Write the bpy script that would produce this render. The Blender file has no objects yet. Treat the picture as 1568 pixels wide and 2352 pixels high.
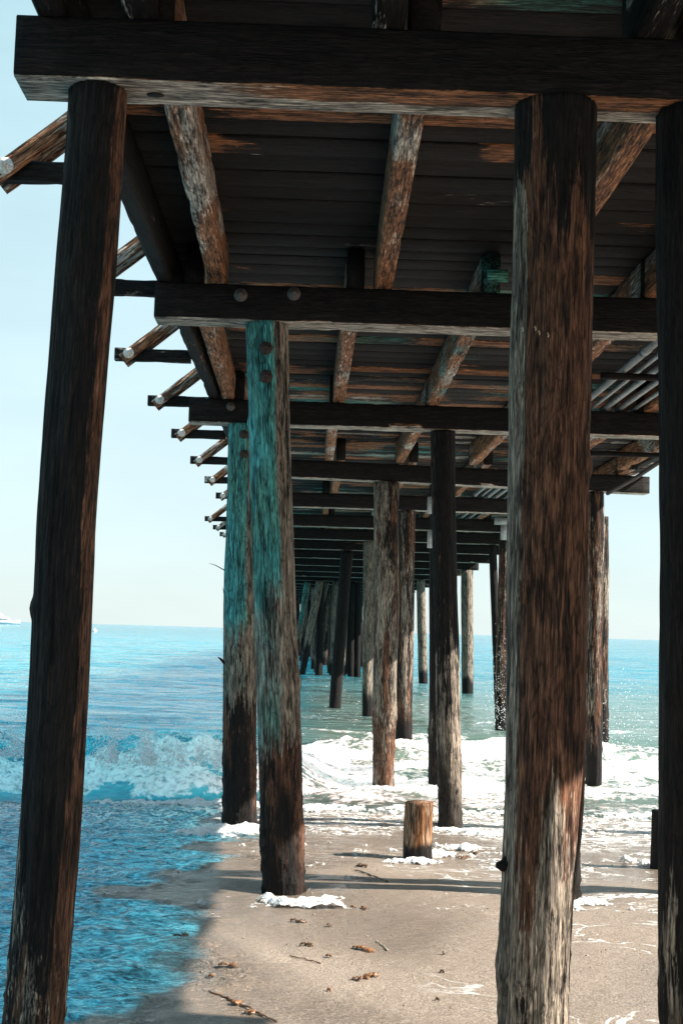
import bpy, math, random
import numpy as np
from mathutils import Vector, Matrix, Quaternion
R_ = math.radians
rng = random.Random(7)
S = bpy.context.scene
COL = S.collection

# ------------------------------------------------------------------ camera
EYE = 2.05                       # eye height above still water (z = 0)
F_, CX, CY = 3000.0, 784.0, 1176.0
roll, pitch, yaw = R_(1.65), math.atan(273 / 3000.0), -R_(1.13)
fw = np.array([math.sin(-yaw) * math.cos(pitch), math.cos(yaw) * math.cos(pitch), math.sin(pitch)])
r0 = np.array([math.cos(yaw), math.sin(yaw), 0.0]); u0 = np.cross(r0, fw)
c_, s_ = math.cos(roll), math.sin(roll)
RR, UU = r0 * c_ + u0 * s_, u0 * c_ - r0 * s_
cam_d = bpy.data.cameras.new('camera'); cam = bpy.data.objects.new('camera', cam_d); COL.objects.link(cam)
cam_d.sensor_fit = 'VERTICAL'; cam_d.sensor_height = 36; cam_d.sensor_width = 24
cam_d.lens = 36 * F_ / 2352; cam_d.clip_start = 0.05; cam_d.clip_end = 60000
M = Matrix.Identity(4)
for i in range(3):
    M[i][0], M[i][1], M[i][2] = RR[i], UU[i], -fw[i]
M[2][3] = EYE
cam.matrix_world = M
S.camera = cam

def aty(x, y, Y):                # measured photo point -> world point in the upright plane at distance Y
    d = fw + RR * ((x - CX) / F_) + UU * ((CY - y) / F_)
    d = d * (Y / d[1]); return Vector((d[0], d[1], d[2] + EYE))
def atz(x, y, Z):
    d = fw + RR * ((x - CX) / F_) + UU * ((CY - y) / F_)
    d = d * ((Z - EYE) / d[2]); return Vector((d[0], d[1], Z))

# ------------------------------------------------------------------ sky, sun, exposure
SUN_EL, SUN_AZ = R_(37.2), R_(8.0)            # from the right (+X), slightly from behind the camera
sun_dir = Vector((math.cos(SUN_EL) * math.cos(SUN_AZ), -math.cos(SUN_EL) * math.sin(SUN_AZ), math.sin(SUN_EL)))
W = bpy.data.worlds.new('World'); S.world = W; W.use_nodes = True
nt = W.node_tree; nt.nodes.clear()
sky = nt.nodes.new('ShaderNodeTexSky'); sky.sky_type = 'NISHITA'; sky.sun_disc = False
sky.sun_elevation = SUN_EL; sky.sun_rotation = math.atan2(sun_dir.x, sun_dir.y)
sky.air_density = 1.0; sky.dust_density = 0.4; sky.ozone_density = 1.0; sky.altitude = 0
bg = nt.nodes.new('ShaderNodeBackground'); bg.inputs[1].default_value = 0.085
out = nt.nodes.new('ShaderNodeOutputWorld')
tint = nt.nodes.new('ShaderNodeMix'); tint.data_type = 'RGBA'; tint.blend_type = 'MULTIPLY'; tint.inputs[0].default_value = 1
tint.inputs[7].default_value = (0.98, 1.04, 0.93, 1)
nt.links.new(sky.outputs[0], tint.inputs[6])
# a thin bright veil of high cloud; its overhead blue raised to lighten shade
tcw = nt.nodes.new('ShaderNodeTexCoord'); sep = nt.nodes.new('ShaderNodeSeparateXYZ'); nt.links.new(tcw.outputs['Generated'], sep.inputs[0])
vr = nt.nodes.new('ShaderNodeValToRGB'); vr.color_ramp.elements[0].position = 0.0; vr.color_ramp.elements[0].color = (0.78, 0.92, 0.97, 1)
vr.color_ramp.elements[1].position = 1.0; vr.color_ramp.elements[1].color = (0.34, 0.72, 1.02, 1)
em = vr.color_ramp.elements.new(0.42); em.color = (0.57, 0.85, 0.92, 1)
em2 = vr.color_ramp.elements.new(0.7); em2.color = (0.34, 0.70, 0.98, 1)
nt.links.new(sep.outputs['Z'], vr.inputs[0])
mpw = nt.nodes.new('ShaderNodeMapping'); mpw.inputs['Scale'].default_value = (1, 1, 3.5); nt.links.new(tcw.outputs['Generated'], mpw.inputs[0])
cn = nt.nodes.new('ShaderNodeTexNoise'); cn.inputs['Scale'].default_value = 2.2; cn.inputs['Detail'].default_value = 6; cn.inputs['Roughness'].default_value = .55; nt.links.new(mpw.outputs[0], cn.inputs['Vector'])
cr = nt.nodes.new('ShaderNodeMapRange'); cr.inputs[1].default_value = .35; cr.inputs[2].default_value = .7; cr.inputs[3].default_value = 3.6; cr.inputs[4].default_value = 4.3; nt.links.new(cn.outputs['Fac'], cr.inputs[0])
vs = nt.nodes.new('ShaderNodeVectorMath'); vs.operation = 'SCALE'; nt.links.new(vr.outputs[0], vs.inputs[0]); nt.links.new(cr.outputs[0], vs.inputs['Scale'])
veil = nt.nodes.new('ShaderNodeMix'); veil.data_type = 'RGBA'; veil.inputs[0].default_value = 0.88
nt.links.new(tint.outputs[2], veil.inputs[6]); nt.links.new(vs.outputs[0], veil.inputs[7])
nt.links.new(veil.outputs[2], bg.inputs[0]); nt.links.new(bg.outputs[0], out.inputs[0])
sl = bpy.data.lights.new('sun', 'SUN'); sl.energy = 4.8; sl.angle = R_(0.5); sl.color = (1.0, 0.93, 0.84)
so = bpy.data.objects.new('sun', sl); COL.objects.link(so)
so.rotation_euler = sun_dir.to_track_quat('Z', 'Y').to_euler(); so.location = (20, -3, 15)
S.view_settings.view_transform = 'Standard'; S.view_settings.look = 'None'
S.view_settings.exposure = 1.6; S.view_settings.gamma = 1.0
S.render.engine = 'CYCLES'
S.cycles.max_bounces = 8; S.cycles.diffuse_bounces = 4; S.cycles.use_denoising = True

# ------------------------------------------------------------------ numpy noise
def _h(ix, iy, iz, seed):
    h = (ix.astype(np.int64) * 374761393 + iy.astype(np.int64) * 668265263 + iz.astype(np.int64) * 2147483647 + seed * 1274126177) & 0xffffffff
    h = ((h ^ (h >> 13)) * 1274126177) & 0xffffffff
    h = ((h ^ (h >> 16)) * 2246822519) & 0xffffffff
    return ((h ^ (h >> 15)) & 0xffffff) / float(0xffffff)
def vn2(x, y, seed=0):
    fx, fy = np.floor(x), np.floor(y); u, v = x - fx, y - fy
    u = u * u * u * (u * (u * 6 - 15) + 10); v = v * v * v * (v * (v * 6 - 15) + 10)
    z = np.zeros_like(fx)
    a, b = _h(fx, fy, z, seed), _h(fx + 1, fy, z, seed); c, d = _h(fx, fy + 1, z, seed), _h(fx + 1, fy + 1, z, seed)
    return (a + (b - a) * u) * (1 - v) + (c + (d - c) * u) * v
def vn3(x, y, z, seed=0):
    fz = np.floor(z); w = z - fz; w = w * w * (3 - 2 * w)
    fx, fy = np.floor(x), np.floor(y); u, v = x - fx, y - fy
    u = u * u * (3 - 2 * u); v = v * v * (3 - 2 * v)
    def lay(zz):
        a, b = _h(fx, fy, zz, seed), _h(fx + 1, fy, zz, seed); c, d = _h(fx, fy + 1, zz, seed), _h(fx + 1, fy + 1, zz, seed)
        return (a + (b - a) * u) * (1 - v) + (c + (d - c) * u) * v
    l0, l1 = lay(fz), lay(fz + 1)
    return l0 + (l1 - l0) * w
def fbm2(x, y, o=4, seed=0, g=0.5):
    s, a, t = 0, 1.0, 0
    for k in range(o):
        s = s + a * vn2(x + 17.3 * k, y - 9.1 * k, seed + k); t += a; a *= g; x, y = x * 2.03, y * 2.03
    return s / t
def fbm3(x, y, z, o=4, seed=0, g=0.5):
    s, a, t = 0, 1.0, 0
    for k in range(o):
        s = s + a * vn3(x + 17.3 * k, y - 9.1 * k, z + 5.7 * k, seed + k); t += a; a *= g; x, y, z = x * 2.03, y * 2.03, z * 2.03
    return s / t
def sstep(a, b, x):
    t = np.clip((x - a) / (b - a), 0, 1); return t * t * (3 - 2 * t)

# ------------------------------------------------------------------ mesh helpers
def mesh_np(name, co, faces, attrs=None, mat=None, smooth=True):
    """co Nx3, faces: Mx4 array or list of arrays (quads / tris)"""
    me = bpy.data.meshes.new(name)
    if not isinstance(faces, list): faces = [faces]
    faces = [f for f in faces if len(f)]
    me.vertices.add(len(co)); me.vertices.foreach_set('co', np.asarray(co, np.float32).ravel())
    nl = sum(f.size for f in faces); nf = sum(len(f) for f in faces)
    me.loops.add(nl); me.loops.foreach_set('vertex_index', np.concatenate([f.ravel() for f in faces]).astype(np.int32))
    st, tot, k = [], [], 0
    for f in faces:
        st.append(k + np.arange(len(f)) * f.shape[1]); k += f.size
    me.polygons.add(nf); me.polygons.foreach_set('loop_start', np.concatenate(st).astype(np.int32))
    me.update(calc_edges=True); me.validate()
    if smooth: me.polygons.foreach_set('use_smooth', np.ones(len(me.polygons), bool))
    if attrs and len(me.vertices) == len(co):
        for k, v in attrs.items():
            a = me.attributes.new(k, 'FLOAT', 'POINT'); a.data.foreach_set('value', np.asarray(v, np.float32).ravel())
    if mat: me.materials.append(mat)
    return me
def grid_faces(r, c):
    i = np.arange(r - 1)[:, None] * c + np.arange(c - 1)[None, :]
    return np.stack([i, i + 1, i + 1 + c, i + c], -1).reshape(-1, 4)
def put(name, me, parent=None, loc=None, quat=None):
    o = bpy.data.objects.new(name, me); COL.objects.link(o)
    if parent: o.parent = parent
    if loc is not None: o.location = loc
    if quat is not None: o.rotation_mode = 'QUATERNION'; o.rotation_quaternion = quat
    return o
def tag(o, label=None, cat=None, group=None, kind=None):
    if label: o['label'] = label
    if cat: o['category'] = cat
    if group: o['group'] = group
    if kind: o['kind'] = kind
    return o
def copy_tree(o, parent=None):
    c = o.copy(); COL.objects.link(c)
    if parent: c.parent = parent
    for ch in list(o.children): copy_tree(ch, c)
    return c

# ------------------------------------------------------------------ materials
class NT:
    def __init__(s, name):
        s.m = bpy.data.materials.new(name); s.m.use_nodes = True; s.t = s.m.node_tree; s.t.nodes.clear()
        s.out = s.n('ShaderNodeOutputMaterial'); s.p = s.n('ShaderNodeBsdfPrincipled'); s.l(s.p.outputs[0], s.out.inputs[0])
    def n(s, t, **k):
        x = s.t.nodes.new(t)
        for a, b in k.items(): setattr(x, a, b)
        return x
    def l(s, a, b): s.t.links.new(a, b)
    def inp(s, sock, v):
        if hasattr(v, 'is_output') or isinstance(v, bpy.types.NodeSocket): s.l(v, sock)
        else: sock.default_value = v
    def math(s, op, a, b=0.0, c=0.0, clamp=False):
        x = s.n('ShaderNodeMath', operation=op, use_clamp=clamp)
        s.inp(x.inputs[0], a); s.inp(x.inputs[1], b); s.inp(x.inputs[2], c); return x.outputs[0]
    def mix(s, f, a, b, blend='MIX'):
        x = s.n('ShaderNodeMix', data_type='RGBA', blend_type=blend); s.inp(x.inputs[0], f)
        for i, v in ((6, a), (7, b)):
            if isinstance(v, tuple): x.inputs[i].default_value = (*v, 1)
            else: s.l(v, x.inputs[i])
        return x.outputs[2]
    def ramp(s, f, stops):
        x = s.n('ShaderNodeValToRGB'); e = x.color_ramp.elements
        while len(e) < len(stops): e.new(0.5)
        for i, (p, c) in enumerate(stops):
            e[i].position = p; e[i].color = (*c, 1) if isinstance(c, tuple) else (c, c, c, 1)
        s.l(f, x.inputs[0]); return x.outputs[0]
    def attr(s, name): return s.n('ShaderNodeAttribute', attribute_name=name).outputs['Fac']
    def noise(s, vec, scale, detail=5, rough=0.55, dist=0.0, w=None):
        x = s.n('ShaderNodeTexNoise', noise_dimensions='4D' if w is not None else '3D')
        s.l(vec, x.inputs['Vector']); x.inputs['Scale'].default_value = scale; x.inputs['Detail'].default_value = detail
        x.inputs['Roughness'].default_value = rough; x.inputs['Distortion'].default_value = dist
        if w is not None: s.l(w, x.inputs['W'])
        return x.outputs['Fac']
    def mapping(s, vec, sc, loc=(0, 0, 0)):
        x = s.n('ShaderNodeMapping'); s.l(vec, x.inputs[0]); x.inputs['Scale'].default_value = sc; x.inputs['Location'].default_value = loc
        return x.outputs[0]
    def bump(s, h, dist, strength=1.0, prev=None):
        x = s.n('ShaderNodeBump'); s.l(h, x.inputs['Height']); x.inputs['Distance'].default_value = dist; x.inputs['Strength'].default_value = strength
        if prev is not None: s.l(prev, x.inputs['Normal'])
        return x.outputs[0]

def simple(name, col, rough=0.6, metal=0.0, nscale=8, namp=0.35, bumpd=0.002):
    t = NT(name); co = t.n('ShaderNodeTexCoord').outputs['Object']
    n = t.noise(co, nscale, 6, 0.6)
    lo = tuple(c * (1 - namp) for c in col); hi = tuple(min(1, c * (1 + namp)) for c in col)
    t.l(t.ramp(n, [(0.3, lo), (0.7, hi)]), t.p.inputs['Base Color'])
    t.p.inputs['Roughness'].default_value = rough; t.p.inputs['Metallic'].default_value = metal
    t.l(t.bump(n, bumpd), t.p.inputs['Normal'])
    return t.m

DARK = ((0.0025, 0.0025, 0.0025), (0.024, 0.017, 0.014))
PALE = ((0.035, 0.030, 0.026), (0.43, 0.345, 0.265))
RUST = ((0.014, 0.006, 0.004), (0.22, 0.10, 0.056))
TEAL = ((0.012, 0.08, 0.080), (0.10, 0.52, 0.51))
TEAL2 = ((0.02, 0.075, 0.055), (0.17, 0.50, 0.37))
def wood(name, axis, fine=1.0, PALE=PALE, RUST=RUST):
    """weathered timber; long grain along axis (0 = X, 2 = Z). attributes: paint, wet, pale, rust"""
    t = NT(name); co = t.n('ShaderNodeTexCoord').outputs['Object']
    rnd = t.n('ShaderNodeObjectInfo').outputs['Random']; w = t.math('MULTIPLY', rnd, 50.0)
    sc = [1, 1, 1]; sc[axis] = 0.07; v = t.mapping(co, sc)
    sc2 = [1, 1, 1]; sc2[axis] = 0.22; v2 = t.mapping(co, sc2)
    sc3 = [1, 1, 1]; sc3[axis] = 0.065; v3 = t.mapping(co, sc3)
    g1 = t.noise(v3, 62 * fine, 5, 0.72, 0.3, w)         # fibres
    g2 = t.noise(v2, 24 * fine, 6, 0.70, 1.2, w)          # flakes
    patch = t.noise(v2, 3.4, 5, 0.65, 0.5, w)             # large patches
    def crk(vec, scale, wd, dist):
        x = t.noise(vec, scale * fine, 3, 0.55, dist, w)
        x = t.math('ABSOLUTE', t.math('SUBTRACT', x, 0.5)); return t.ramp(x, [(0.0, 0.0), (wd, 1.0)])
    c1, c2 = t.math('MULTIPLY', crk(v, 11, 0.030, 0.7), crk(v, 23, 0.040, 0.5)), crk(v3, 34, 0.075, 0.3)
    gate = t.ramp(t.noise(v2, 9 * fine, 4, 0.6, 0.8, w), [(0.34, 0.0), (0.50, 1.0)])
    crack = t.math('MULTIPLY', t.math('MAXIMUM', c1, t.math('MULTIPLY', gate, 0.65)), t.math('MAXIMUM', c2, gate))
    gr = t.math('ADD', t.math('MULTIPLY', g1, 0.68), t.math('MULTIPLY', g2, 0.32))
    def two(c): return t.ramp(gr, [(0.40, c[0]), (0.50, tuple(a * .55 + b * .45 for a, b in zip(*c))), (0.60, c[1])])
    def mask(a, b0=0.455, b1=0.545):
        x = t.math('ADD', t.attr(a), t.math('MULTIPLY', t.math('SUBTRACT', patch, 0.5), 1.1))
        x = t.math('ADD', x, t.math('MULTIPLY', t.math('SUBTRACT', gr, 0.5), 1.35))
        return t.ramp(x, [(b0, 0.0), (b1, 1.0)])
    c = two(DARK)
    c = t.mix(mask('rust'), c, two(RUST))
    c = t.mix(mask('pale'), c, two(PALE))
    hue = t.noise(v2, 6.0, 3, .6, .5, w)
    tc = t.mix(t.ramp(hue, [(.42, 0.0), (.62, 1.0)]), two(TEAL), two(TEAL2))
    c = t.mix(t.math('MULTIPLY', mask('paint', .36, .70), .92), c, tc)
    c = t.mix(mask('wet', 0.35, 0.75), c, t.ramp(gr, [(0.44, (0.002, 0.002, 0.002)), (0.57, (0.007, 0.005, 0.004)), (0.64, (0.15, 0.06, 0.024))]))
    c = t.mix(t.math('SUBTRACT', 1.0, crack), c, (0.004, 0.004, 0.004))
    # growth-ring contours
    rg = t.math('SINE', t.math('MULTIPLY', t.noise(v2, 4.5 * fine, 2, .5, .6, w), 95.0))
    ring = t.math('ADD', t.ramp(t.math('ADD', t.math('MULTIPLY', rg, .5), .5), [(.0, 0.0), (.22, 1.0)]), t.math('MULTIPLY', t.math('SUBTRACT', g1, .5), 1.6), clamp=True)
    c = t.mix(1.0, c, t.ramp(ring, [(.0, .50), (.5, 1.0)]), 'MULTIPLY')
    hf = t.noise(v3, 170 * fine, 3, 0.6, 0.1, w)
    c = t.mix(1.0, c, t.ramp(hf, [(.34, .62), (.62, 1.5)]), 'MULTIPLY')
    t.l(c, t.p.inputs['Base Color'])
    t.p.inputs['Specular IOR Level'].default_value = 0.22
    ro = t.math('SUBTRACT', 0.78, t.math('MULTIPLY', t.attr('wet'), 0.16)); t.l(ro, t.p.inputs['Roughness'])
    b = t.bump(gr, 0.010, 0.9); b = t.bump(crack, 0.008, 0.9, b)
    t.l(b, t.p.inputs['Normal'])
    return t.m
PILE_M = wood('weathered_pile_wood', 2, 1.35)
BEAM_M = wood('weathered_beam_wood', 0, 1.6, ((0.07, 0.06, 0.05), (0.80, 0.70, 0.59)), ((0.030, 0.013, 0.007), (0.56, 0.24, 0.11)))
IRON = simple('rusted_iron', (0.045, 0.028, 0.022), 0.75, 0.2, 60, 0.6)
IRON_M = simple('grey_washer', (0.11, 0.09, 0.08), 0.6, 0.3, 90, 0.6)
IRON_L = simple('corroded_washer', (0.80, 0.60, 0.54), 0.7, 0.1, 90, 0.6)
PIPE_M = simple('painted_pipe', (0.20, 0.21, 0.21), 0.45, 0.2, 14, 0.35)
PLATE_M = simple('pale_wrap', (0.42, 0.41, 0.39), 0.7, 0, 20, 0.25)

# ------------------------------------------------------------------ shared levels
def beach_z(y):
    y = np.asarray(y, float)
    t = np.maximum(y, -60) - 9.3
    s = 0.4
    return np.where(t > 0, 0.25 - 0.053 * t, 0.25 - 0.012 * t)
ZC0, ZC1, ZS1 = EYE + 2.2, EYE + 2.46, EYE + 2.76        # cap bottom, cap top, deck underside
CAPS = [-4.0, 0.6, 5.13, 9.21, 13.96, 18.69, 23.38, 27.75, 31.6, 35.6, 40.0, 44.6, 49.2, 53.8, 58.4, 63.0, 67.6, 72.2, 76.8,
        81.4, 86.0, 90.6, 95.2, 99.8, 104.4, 109.0, 113.6]
C1 = 2                                                     # index of the first cap in view
CAPD = 0.27
ORD = ['', 'first', 'second', 'third', 'fourth', 'fifth', 'sixth', 'seventh', 'eighth', 'ninth', 'tenth', 'eleventh', 'twelfth',
       'thirteenth', 'fourteenth', 'fifteenth', 'sixteenth', 'seventeenth', 'eighteenth', 'nineteenth', 'twentieth',
       'twenty-first', 'twenty-second', 'twenty-third', 'twenty-fourth', 'twenty-fifth']
def edge_l(y): return -1.2 if y < 28.5 else -1.85
def edge_r(y): return 5.3 if y < 28.5 else 5.9

# ------------------------------------------------------------------ timber builders
def beam_mesh(name, L, wy, wz, seed, attrs=None, step=0.08, amp=0.004, cham=0.012, mat=BEAM_M):
    """box timber: long axis X centred on the origin, slightly worn"""
    n = max(4, int(L / step)); xs = np.linspace(-L / 2, L / 2, n)
    a, b, c = wy / 2, wz / 2, cham
    prof = []
    K = 4
    def seg(p, q, k):
        return [(p[0] + (q[0] - p[0]) * i / k, p[1] + (q[1] - p[1]) * i / k) for i in range(k)]
    cs = [(-a + c, -b), (a - c, -b), (a, -b + c), (a, b - c), (a - c, b), (-a + c, b), (-a, b - c), (-a, -b + c)]
    for i in range(8):
        prof += seg(cs[i], cs[(i + 1) % 8], K if i % 2 == 0 else 1)
    prof = np.array(prof); m = len(prof)
    X = np.repeat(xs, m); Y = np.tile(prof[:, 0], n); Z = np.tile(prof[:, 1], n)
    co = np.stack([X, Y, Z], 1)
    d = (fbm3(X * 3, Y * 18 + seed, Z * 18, 3, seed) - 0.5) * 2 * amp
    corner = np.tile((np.abs(np.abs(prof[:, 0]) - a) < c + 1e-6) & (np.abs(np.abs(prof[:, 1]) - b) < c + 1e-6), n)
    chip = -sstep(0.62, 0.8, fbm3(X * 5, Y * 2, Z * 2 + seed, 3, seed + 5)) * 0.012 * corner
    nn = np.stack([np.zeros_like(Y), Y / a, Z / b], 1); nn /= np.linalg.norm(nn, axis=1)[:, None] + 1e-9
    co = co + nn * (d + chip)[:, None]
    i = np.arange(n - 1)[:, None] * m + np.arange(m)[None, :]
    j = np.arange(n - 1)[:, None] * m + (np.arange(m)[None, :] + 1) % m
    q = np.stack([i, i + m, j + m, j], -1).reshape(-1, 4)
    ends = [np.arange(m)[None, :], (np.arange(m)[::-1] + (n - 1) * m)[None, :]]
    at = {}
    for k, fn in (attrs or {}).items(): at[k] = fn(co[:, 0], co[:, 1], co[:, 2])
    me = mesh_np(name, co, [q] + ends, at, mat, smooth=False)
    return me
def const(v): return lambda x, y, z: np.full(len(x), float(v))
def beam(name, p, q, wy, wz, seed, parent=None, attrs=None, **k):
    """timber from p to q (world), wz upright thickness"""
    p, q = Vector(p), Vector(q); d = q - p; L = d.length
    me = beam_mesh(name, L, wy, wz, seed, attrs, **k)
    x = d.normalized(); up = Vector((0, 0, 1)) if abs(x.z) < 0.95 else Vector((0, 1, 0))
    y = up.cross(x).normalized(); z = x.cross(y)
    mm = Matrix((x, y, z)).transposed()
    mid = (p + q) / 2
    o = put(name, me, None, mid, mm.to_quaternion())
    if parent:
        o.parent = parent; o.location = mid - parent.location
    return o
def pile(name, base, top, rb, rt, seed, segs=40, dz=0.06, attrs=None, rough=1.0, shape=None, knots=0, capz=True):
    """round timber pile; local Z runs from base to top. attrs: dict name -> f(theta, z, L, x, y)"""
    base, top = Vector(base), Vector(top); d = top - base; L = d.length
    n = max(6, int(L / dz)); zs = np.linspace(0, L, n); th = np.linspace(0, 2 * math.pi, segs, endpoint=False)
    Z = np.repeat(zs, segs); T = np.tile(th, n)
    r = rb + (rt - rb) * Z / L
    cx, sx = np.cos(T), np.sin(T)
    low = (fbm3(cx * 1.2 + seed, sx * 1.2, Z * 0.9, 3, seed) - 0.5) * 0.16
    mid_ = (fbm3(cx * 4, sx * 4 + seed, Z * 2.2, 3, seed + 3) - 0.5) * 0.10
    rid = np.abs(fbm3(cx * 9, sx * 9 + seed, Z * 0.7, 3, seed + 9) - 0.5) * 2
    fis = -np.clip(0.14 - rid, 0, 1) / 0.14 * 0.045
    r = r * (1 + rough * (low + mid_ + fis))
    rng2 = np.random.RandomState(seed)
    for k in range(knots):
        t0, z0 = rng2.uniform(math.pi, 2 * math.pi), rng2.uniform(0.2, L)
        dd = ((np.angle(np.exp(1j * (T - t0))) * rb) ** 2 + ((Z - z0) * 0.7) ** 2) / 0.03 ** 2
        r = r + 0.016 * np.exp(-dd)
    if segs >= 40:                              # crusted growth in the tide band
        band = sstep(.7, 1.1, Z) * sstep(2.3, 1.5, Z)
        r = r + band * np.clip(fbm3(cx * 5 + seed, sx * 5, Z * 22, 3, seed + 2, .6) - .50, 0, 1) * (0.03 if segs >= 100 or seed == 114 else 0.06)
    if shape is not None: r = r * shape(T, Z, L)
    bow = (fbm2(zs * 0.5, zs * 0 + seed, 2, seed + 4) - 0.5) * 0.05 * rough
    bow2 = (fbm2(zs * 0.5, zs * 0 + seed + 9, 2, seed + 8) - 0.5) * 0.05 * rough
    env = np.sin(np.pi * zs / L)
    X = r * cx + np.repeat(bow * env, segs); Y = r * sx + np.repeat(bow2 * env, segs)
    co = np.stack([X, Y, Z], 1)
    i = np.arange(n - 1)[:, None] * segs + np.arange(segs)[None, :]
    j = np.arange(n - 1)[:, None] * segs + (np.arange(segs)[None, :] + 1) % segs
    q = np.stack([i, j, j + segs, i + segs], -1).reshape(-1, 4)
    ends = [np.arange(segs)[::-1][None, :], (np.arange(segs) + (n - 1) * segs)[None, :]]
    at = {}
    for k, fn in (attrs or {}).items(): at[k] = fn(T, Z, L, X, Y) * np.ones(len(Z))
    me = mesh_np(name, co, [q] + ends, at, PILE_M)
    quat = Vector((0, 0, 1)).rotation_difference(d.normalized())
    return put(name, me, None, base, quat)

# washers and bolts ---------------------------------------------------
def lathe(name, prof, mat, segs=20, ribs=0):
    n = len(prof); th = np.linspace(0, 2 * math.pi, segs, endpoint=False); co = []
    for k, (r, z) in enumerate(prof):
        for t in th:
            rr = r * (1 - (0.10 * (math.cos(ribs * t) < -0.2) if ribs and 0 < k < n - 2 else 0))
            co.append((rr * math.cos(t), rr * math.sin(t), z))
    co = np.array(co)
    i = np.arange(n - 1)[:, None] * segs + np.arange(segs)[None, :]
    j = np.arange(n - 1)[:, None] * segs + (np.arange(segs)[None, :] + 1) % segs
    q = np.stack([i, j, j + segs, i + segs], -1).reshape(-1, 4)
    return mesh_np(name, co, [q, np.arange(segs)[::-1][None, :], (np.arange(segs) + (n - 1) * segs)[None, :]], None, mat)
WASH = {}
def washer_bolt(parent, loc, face=(0, -1, 0), r=0.045, mat=IRON, ptag=True):
    """a ribbed malleable washer with a square-ish nut on it, both children of parent (loc in parent space)"""
    key = (round(r, 3), mat.name)
    if key not in WASH:
        WASH[key] = (lathe('washer', [(r * 0.98, 0), (r, 0.004), (r * 0.92, 0.010), (r * 0.55, 0.012), (r * 0.45, 0.020), (r * 0.3, 0.021)], mat, 24, 6),
                     lathe('bolt', [(r * 0.32, 0), (r * 0.32, r * 0.5), (r * 0.2, r * 0.55), (r * 0.2, r * 0.9), (r * 0.12, r * 0.95)], mat, 6))
    q = Vector(face).to_track_quat('Z', 'Y')
    pq = parent.rotation_quaternion if parent.rotation_mode == 'QUATERNION' else Quaternion()
    q = pq.inverted() @ q
    w = put('washer', WASH[key][0], parent, loc, q)
    b = put('bolt', WASH[key][1], w, (0, 0, 0.019))
    return w
def world_to_local(o, p):
    m = Matrix.Translation(o.location) @ (o.rotation_quaternion.to_matrix().to_4x4() if o.rotation_mode == 'QUATERNION' else Matrix.Identity(4))
    return m.inverted() @ Vector(p)

# ------------------------------------------------------------------ THE PIER : caps
def cap_attrs(k):
    s = k * 13
    def pale(x, y, z):   # weathered underside and lower arris, brightened with painted bounce light
        return 0.0 + 1.0 * (z < -0.118) - (.75 * sstep(.03, -.02, y + .05 * (fbm2(x * 1.5 + s, y * 0, 2, s) - .5)) * (z < -.118) * sstep(-2.8, -1.9, x) if k == 2 else .25 * (y < 0) * (z < -.118)) + 0.35 * (fbm2(x * 1.4 + s, y * 6, 3, s) - 0.5) - 0.2 * (z > -0.118)
    def rust(x, y, z):
        return 0.06 + 0.5 * (fbm2(x * 1.1 + s * 2, y * 4 + z * 5, 3, s + 3) - 0.5) + 0.8 * (z < -0.118)  # orange tint on the underside: bounce light painted in
    def paint(x, y, z): return -0.15 + 0.5 * (fbm2(x * 2.2 + s, z * 8 + y * 7, 3, s + 6) - 0.5)
    return {'pale': pale, 'rust': rust, 'paint': paint}
caps = {}
for k, y0 in enumerate(CAPS):
    v = k - C1 + 1
    xl = {2: -1.275, 3: -1.20, 4: -1.40}.get(k, edge_l(y0 + .2) - rng.uniform(0.0, .08))
    xr = (5.06 if y0 < 28 else 5.65) + rng.uniform(-.06, .06)
    sk = 0.85 if k == 5 else 0.0                # the fourth cap in view lies a little askew
    o = beam('cap_beam', (xl, y0 + CAPD / 2, (ZC0 + ZC1) / 2), (xr, y0 + sk + CAPD / 2, (ZC0 + ZC1) / 2), CAPD, ZC1 - ZC0 - 0.002, 40 + k,
             attrs=cap_attrs(k), step=0.04 if k < 5 else 0.12)
    caps[k] = o
    lab = {1: 'nearest dark timber cap beam across the top of the picture, weathered underside with painted-in light',
           2: 'dark timber cap beam resting on the teal pile, two round washers on its face',
           3: 'timber cap beam with a single washer left of the two teal piles',
           4: 'cap beam with a squared bare end jutting into the sky at the right'}.get(v)
    if v < 1: lab = f'timber cap beam under the deck {"just above the viewer" if v == 0 else "behind the viewer"}'
    if not lab: lab = f'{ORD[v]} dark timber cap beam from the viewer under the long pier deck'
    tag(o, lab, 'beam', 'cap beams across the pier')
for px in ((553, 678), (675, 675)):
    p = aty(*px, CAPS[3]); washer_bolt(caps[3], world_to_local(caps[3], (p.x, CAPS[3] - 0.002, p.z)), r=0.05, mat=IRON_M)
p = aty(530, 934, CAPS[4]); washer_bolt(caps[4], world_to_local(caps[4], (p.x, CAPS[4] - 0.002, p.z)), r=0.048, mat=IRON_M)
for px in ((1143, 1198),):
    p = aty(*px, CAPS[7]); washer_bolt(caps[7], world_to_local(caps[7], (p.x, CAPS[7] - 0.002, p.z)), r=0.06)
# dark knot hole in the nearest cap's underside
kp = atz(357, 217, ZC0)
kn = lathe('knot_hole', [(0.030, 0), (0.027, -0.004), (0.015, -0.006)], simple('knot_black', (0.006, 0.005, 0.005), 0.9), 16)
kk = put('knot_hole', kn, caps[2], world_to_local(caps[2], (kp.x, kp.y, ZC0 - 0.001)))
kk.scale = (1.25, 0.8, 1)

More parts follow.
